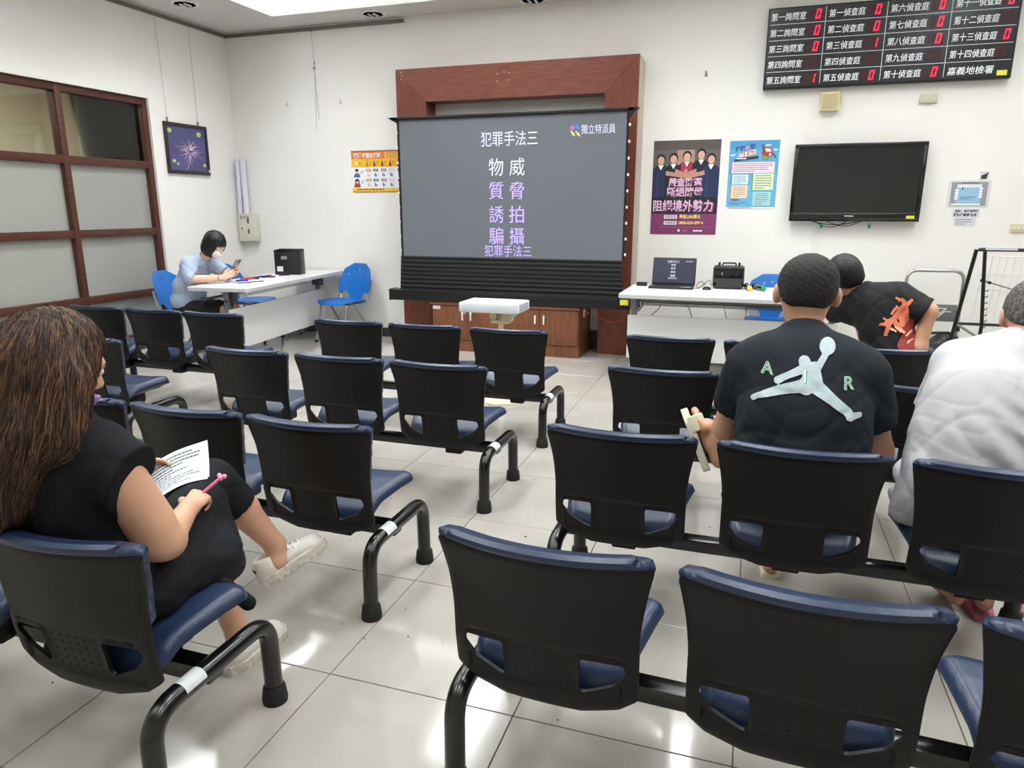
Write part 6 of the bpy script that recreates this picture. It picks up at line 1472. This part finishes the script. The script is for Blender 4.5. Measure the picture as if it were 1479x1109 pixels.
# sneakers
m_snk = mat('sneaker_white', (214, 210, 200), .55, noise=.10, nscale=26, bump=.12, bscale=90); m_sole = mat('sneaker_sole', (204, 198, 184), .6, noise=.16, nscale=40, bump=.3, bscale=70)
def sneaker(heel, toe, up, label):
    heel = np.array(heel, float); toe = np.array(toe, float); d = toe-heel; L = np.linalg.norm(d); d /= L; up = np.array(up, float); up -= d*(up@d); up /= np.linalg.norm(up); sd = np.cross(d, up)
    Rm = np.stack([sd, d, up], 1); lo = np.minimum(heel, toe)-.12; hi = np.maximum(heel, toe)+.12; k = L/.25
    out = lambda x, y: polysdf([(-.020,-.005),(.020,-.005),(.034,.04),(.034,.10),(.042,.17),(.034,.225),(.008,.247),(-.018,.240),(-.038,.20),(-.040,.15),(-.033,.10),(-.034,.04)], x, y, .006)
    def upper(x, y, z):
        b = shape([ell((0,.035,.050), (.036,.045,.052)), cap((0,.05,.055), (.002,.20,.034), .036, .030), ell((.002,.195,.030), (.040,.048,.030)), cap((0,.01,.03), (0,.03,.085), .026, .027)], .025)(x, y, z)
        b = np.maximum(b, .018-z); col = ell((0,.050,.108), (.027,.040,.036))(x, y, z)
        b = np.maximum(b, z-.098); return np.maximum(b, -col)
    def sole(x, y, z):
        t = np.maximum(out(x, y), np.abs(z-.014)-.016)-.003
        return t+.0016*np.sin(y*230)*sstep(.012, .004, z)
    o = organic('sneaker', loc(upper, heel, Rm, k), lo, hi, .0035, m_snk); addE(o); o['label'] = label
    kk = lambda q: keep(q, pE) and q
    s_ = organic('sole', loc(sole, heel, Rm, k), lo, hi, .0035, m_sole); s_.parent = o
    M4 = Matrix([[*Rm[0]*k, heel[0]], [*Rm[1]*k, heel[1]], [*Rm[2]*k, heel[2]], [0,0,0,1]])
    lc = MB()
    for i in range(5):
        y = .088+.019*i; zz = .097-.0058*i
        lc.tube([M4 @ Vector((x, y+.006*math.cos(x*60), zz-(x/.03)**2*.016)) for x in (-.026,-.014,0,.014,.026)], .0032*k, 6)
    for sg in (-1, 1): lc.tube([M4 @ Vector(p) for p in ((0,.085,.094),(sg*.014,.075,.108),(sg*.024,.082,.104),(sg*.010,.090,.096))], .0022*k, 6)
    lc.build('lace', m_white, o)
    return o, M4
sn1, M1 = sneaker((-1.505,1.835,.188), (-1.372,2.005,.285), (-.36,-.22,.9), 'scuffed white sneaker of the crossed leg')
sn2, M2 = sneaker((-1.492,1.600,.002), (-1.470,1.850,.002), (0,0,1), 'white sneaker standing on the floor')
for M_, o_ in ((M1, sn1), (M2, sn2)):
    t_ = text('lettering', 'SPORT', .016, (0,0,0), M_ @ Matrix.Translation((0, -.0085, .062)) @ FRONT, mat('seam_black', (30, 28, 28), .6), o_, 'CENTER', .002, None, .0003)
    # wraps round the heel counter
    for v in t_.data.vertices:
        q = M_.inverted() @ v.co; a = q.x/.042; q2 = Vector((.0400*math.sin(a), .036-.0500*math.cos(a)-(q.y+.0085), q.z)); v.co = M_ @ q2
# face, eyes and a lavender mask pulled over the mouth
add_eyes(pE, hE, RE_, sE)
mkE = lambda X, Y, Z: np.maximum(np.maximum(np.maximum(ell((0,.030,-.052), (.070,.080,.058))(X, Y, Z), -(ell((0,.026,-.052), (.064,.075,.053))(X, Y, Z))), -(Y-.015)), Z+.052)
addE(organic('face_mask', loc(mkE, hE, RE_, sE), (-1.70, 1.15, .90), (-1.40, 1.40, 1.12), .0035, mat('mask_lavender', (164, 138, 178), .8), smooth=0))
# long straight hair: a shaped mass with several thousand strands laid over it
m_h1 = hair_mat('hair_brown', (58, 40, 31), (26, 18, 15), .45, (6,6,.35), 30); m_h2 = mat('hair_gold', (128, 92, 62), .42, spec=.35); m_h3 = mat('hair_mid', (76, 52, 40), .42, spec=.4); m_h4 = mat('hair_deep', (36, 24, 20), .45, spec=.4)
HC = Vector(hE)+Vector((-.004,-.014,.030))
def hairmass(X, Y, Z):
    d = shape([ell(tuple(HC), (.102,.118,.110)), cap((-1.575,1.165,1.07), (-1.585,1.115,.92), .098, .105), cap((-1.585,1.115,.92), (-1.600,1.075,.765), .108, .075), cap((-1.470,1.185,1.06), (-1.440,1.130,.93), .045, .040), cap((-1.66,1.20,1.04), (-1.69,1.15,.86), .050, .045)], .05)(X, Y, Z)
    ang = np.arctan2(Y-1.16, X+1.57)
    d = d-.004*np.sin(ang*26+2*np.sin(Z*9))-.0025*np.sin(ang*61+Z*8)
    d = np.maximum(d, .745+.10*np.abs(X+1.59)-.012*np.sin(X*120)-Z)
    face = loc(lambda x, y, z: np.maximum(np.maximum(np.abs(x-.006)-.060, -(y-.035)), z-.058), hE, RE_, sE)
    return np.maximum(d, -face(X, Y, Z))
hm = addE(organic('hair', hairmass, (-1.78, .93, .70), (-1.36, 1.42, 1.26), .0055, m_h1))
trE = bvh_of(hm); pole = Vector((HC.x-.004, HC.y-.02, HC.z+.105))
rs = random.Random(5); bins = {0: MB(), 1: MB(), 2: MB()}
for k in range(2600):
    a = rs.uniform(0, 2*PI)
    if -.15 < (a-PI*.39) < .75 and rs.random() < .85: continue       # parted off the face
    th = rs.uniform(.12, 1.05); x = HC.x+.11*math.sin(th)*math.cos(a); y = HC.y+.12*math.sin(th)*math.sin(a)
    q = Vector((x, y, HC.z+.11*math.cos(th))); pts = []; zend = .745+rs.uniform(-.035, .055)+.10*abs(x+1.58); wob = rs.uniform(0, 6)
    ca, sa_ = math.cos(a), math.sin(a)
    for i in range(17):
        t = i/16; z = q.z+(zend-q.z)*t
        cx_ = HC.x+(-1.597-HC.x)*t; cy_ = HC.y-.0+(1.085-HC.y)*min(1, t*1.15)
        rx = ca+.04*math.sin(wob+t*5); ry = sa_+.04*math.cos(wob+t*4)
        o_ = Vector((cx_+rx*.3, cy_+ry*.3, z)); dv = Vector((-rx, -ry, 0)).normalized()
        if i == 0:
            o_ = q+(q-Vector(HC)).normalized()*.1; dv = (Vector(HC)-q).normalized()
        h = trE.ray_cast(o_, dv, .6)
        if h[0] is None: break
        pts.append(h[0]+h[1]*(.0012+.002*rs.random())+Vector((rs.gauss(0, .0004), rs.gauss(0, .0004), 0)))
    if len(pts) > 6 and all((b-a_).length < .10 for a_, b in zip(pts, pts[1:])):
        c_ = rs.random(); w_ = .5+.5*math.sin(a*13); b_ = 0 if c_ < .08+.30*w_*w_ else (1 if c_ < .60 else 2)
        n_ = len(pts); bins[b_].tube(pts, .001, 3, cap=False, rs=[.00095*(1-.5*i/n_) for i in range(n_)])
for b_, m_, nm in ((0, m_h2, 'golden_strands'), (1, m_h3, 'brown_strands'), (2, m_h4, 'dark_strands')):
    o = bins[b_].build(nm, m_, hm, smooth=False, normals=False); o['kind'] = 'stuff'; o.data.polygons.foreach_set('use_smooth', [True]*len(o.data.polygons))
# sheet of paper and pen in her hands
def paper():
    bm = bmesh.new(); n = 14; A, B_, C_, D_ = Vector((-1.738,1.585,.655)), Vector((-1.600,1.735,.715)), Vector((-1.535,1.655,.640)), Vector((-1.588,1.490,.625))
    rows = []
    for i in range(n+1):
        u = i/n; r = []
        for j in range(n+1):
            v = j/n; p = (A*(1-u)+B_*u)*(1-v)+(D_*(1-u)+C_*u)*v; bow = .022*math.sin(PI*u)*(1-.3*v)-.010*math.sin(PI*v)
            r.append(bm.verts.new(p+Vector((0, -.2, 1)).normalized()*bow+Vector((0,0,.018*(u**3)*(1-v)))))
        rows.append(r)
    for a_, b in zip(rows, rows[1:]):
        for j in range(n): bm.faces.new((a_[j], a_[j+1], b[j+1], b[j]))
    bmesh.ops.recalc_face_normals(bm, faces=bm.faces); me = bpy.data.meshes.new('paper_sheet'); bm.to_mesh(me); bm.free(); return me, rows, (A, B_, C_, D_)
pm, _, (pa_, pb_, pc_, pd_) = paper()
po = link('paper_sheet', pm, mat('paper_held', (216, 222, 224), .7), smooth=True); tag(po, 'printed white sheet held by the long-haired woman', 'paper')
def sheet_pt(u, v, off):
    p = (pa_*(1-u)+pb_*u)*(1-v)+(pd_*(1-u)+pc_*u)*v; bow = .022*math.sin(PI*u)*(1-.3*v)-.010*math.sin(PI*v); up = Vector((0,-.2,1)).normalized()
    return p+up*(bow+off)+Vector((0,0,.018*(u**3)*(1-v)))
pl = MB(); rr = random.Random(2)
for k, (u0, u1) in enumerate(((.30,.78),(.12,.88),(.12,.86),(.12,.60),(.12,.45),(.12,.66),(.12,.40),(.12,.74),(.12,.86),(.12,.52),(.12,.70))):
    v = .10+.075*k; u = u0
    while u < u1:
        e_ = min(u+rr.uniform(.02, .06), u1)
        for sg in (1, -1): pl.bm.faces.new([pl.bm.verts.new(sheet_pt(a_, b, .0022*sg)) for a_, b in ((u, v), (e_, v), (e_, v+.026), (u, v+.026))])
        u = e_+.010
tag(pl.build('printed_lines', mat('print_grey', (84, 88, 98), .7), po, smooth=False), kind='stuff')
pn = empty('pen', (-1.470,1.548,.640)); tag(pn, 'pink pen with a bow-shaped top in the woman\'s right hand', 'pen'); dv = (Vector((-1.400,1.600,.708))-Vector((-1.478,1.538,.632))).normalized()
mp = mat('pen_pink', (226, 120, 160), .35); MB().cyl(dv*-.045, dv*.062, .0048, n=14).build('barrel', mp, pn); MB().cyl(dv*-.062, dv*-.045, .0012, .0045, n=12).build('tip', m_white, pn)
kn = MB().ball(dv*.070, .0085, n=12); kn.ball(dv*.074+Vector((.008,.002,.002)), .007, n=10); kn.ball(dv*.074+Vector((-.008,.0,.004)), .007, n=10); kn.build('bow_top', mat('pen_pink_light', (240, 156, 188), .4), pn)
# black umbrella strap / folded cloth ends hanging from the seat edge
cl = organic('cloth_ends', lambda X, Y, Z: shape([cap((-1.345,1.46,.42), (-1.300,1.50,.345), .020, .022), cap((-1.400,1.50,.40), (-1.385,1.515,.325), .018, .020)], .015)(X, Y, Z), (-1.46, 1.40, .28), (-1.25, 1.58, .48), .005, m_blk); addE(cl)
# children built at world coordinates follow their person
for P_ in (pA, pB, pC, pD, pE):
    for ch in P_.children: ch.matrix_parent_inverse = Matrix.Translation(P_.location).inverted()
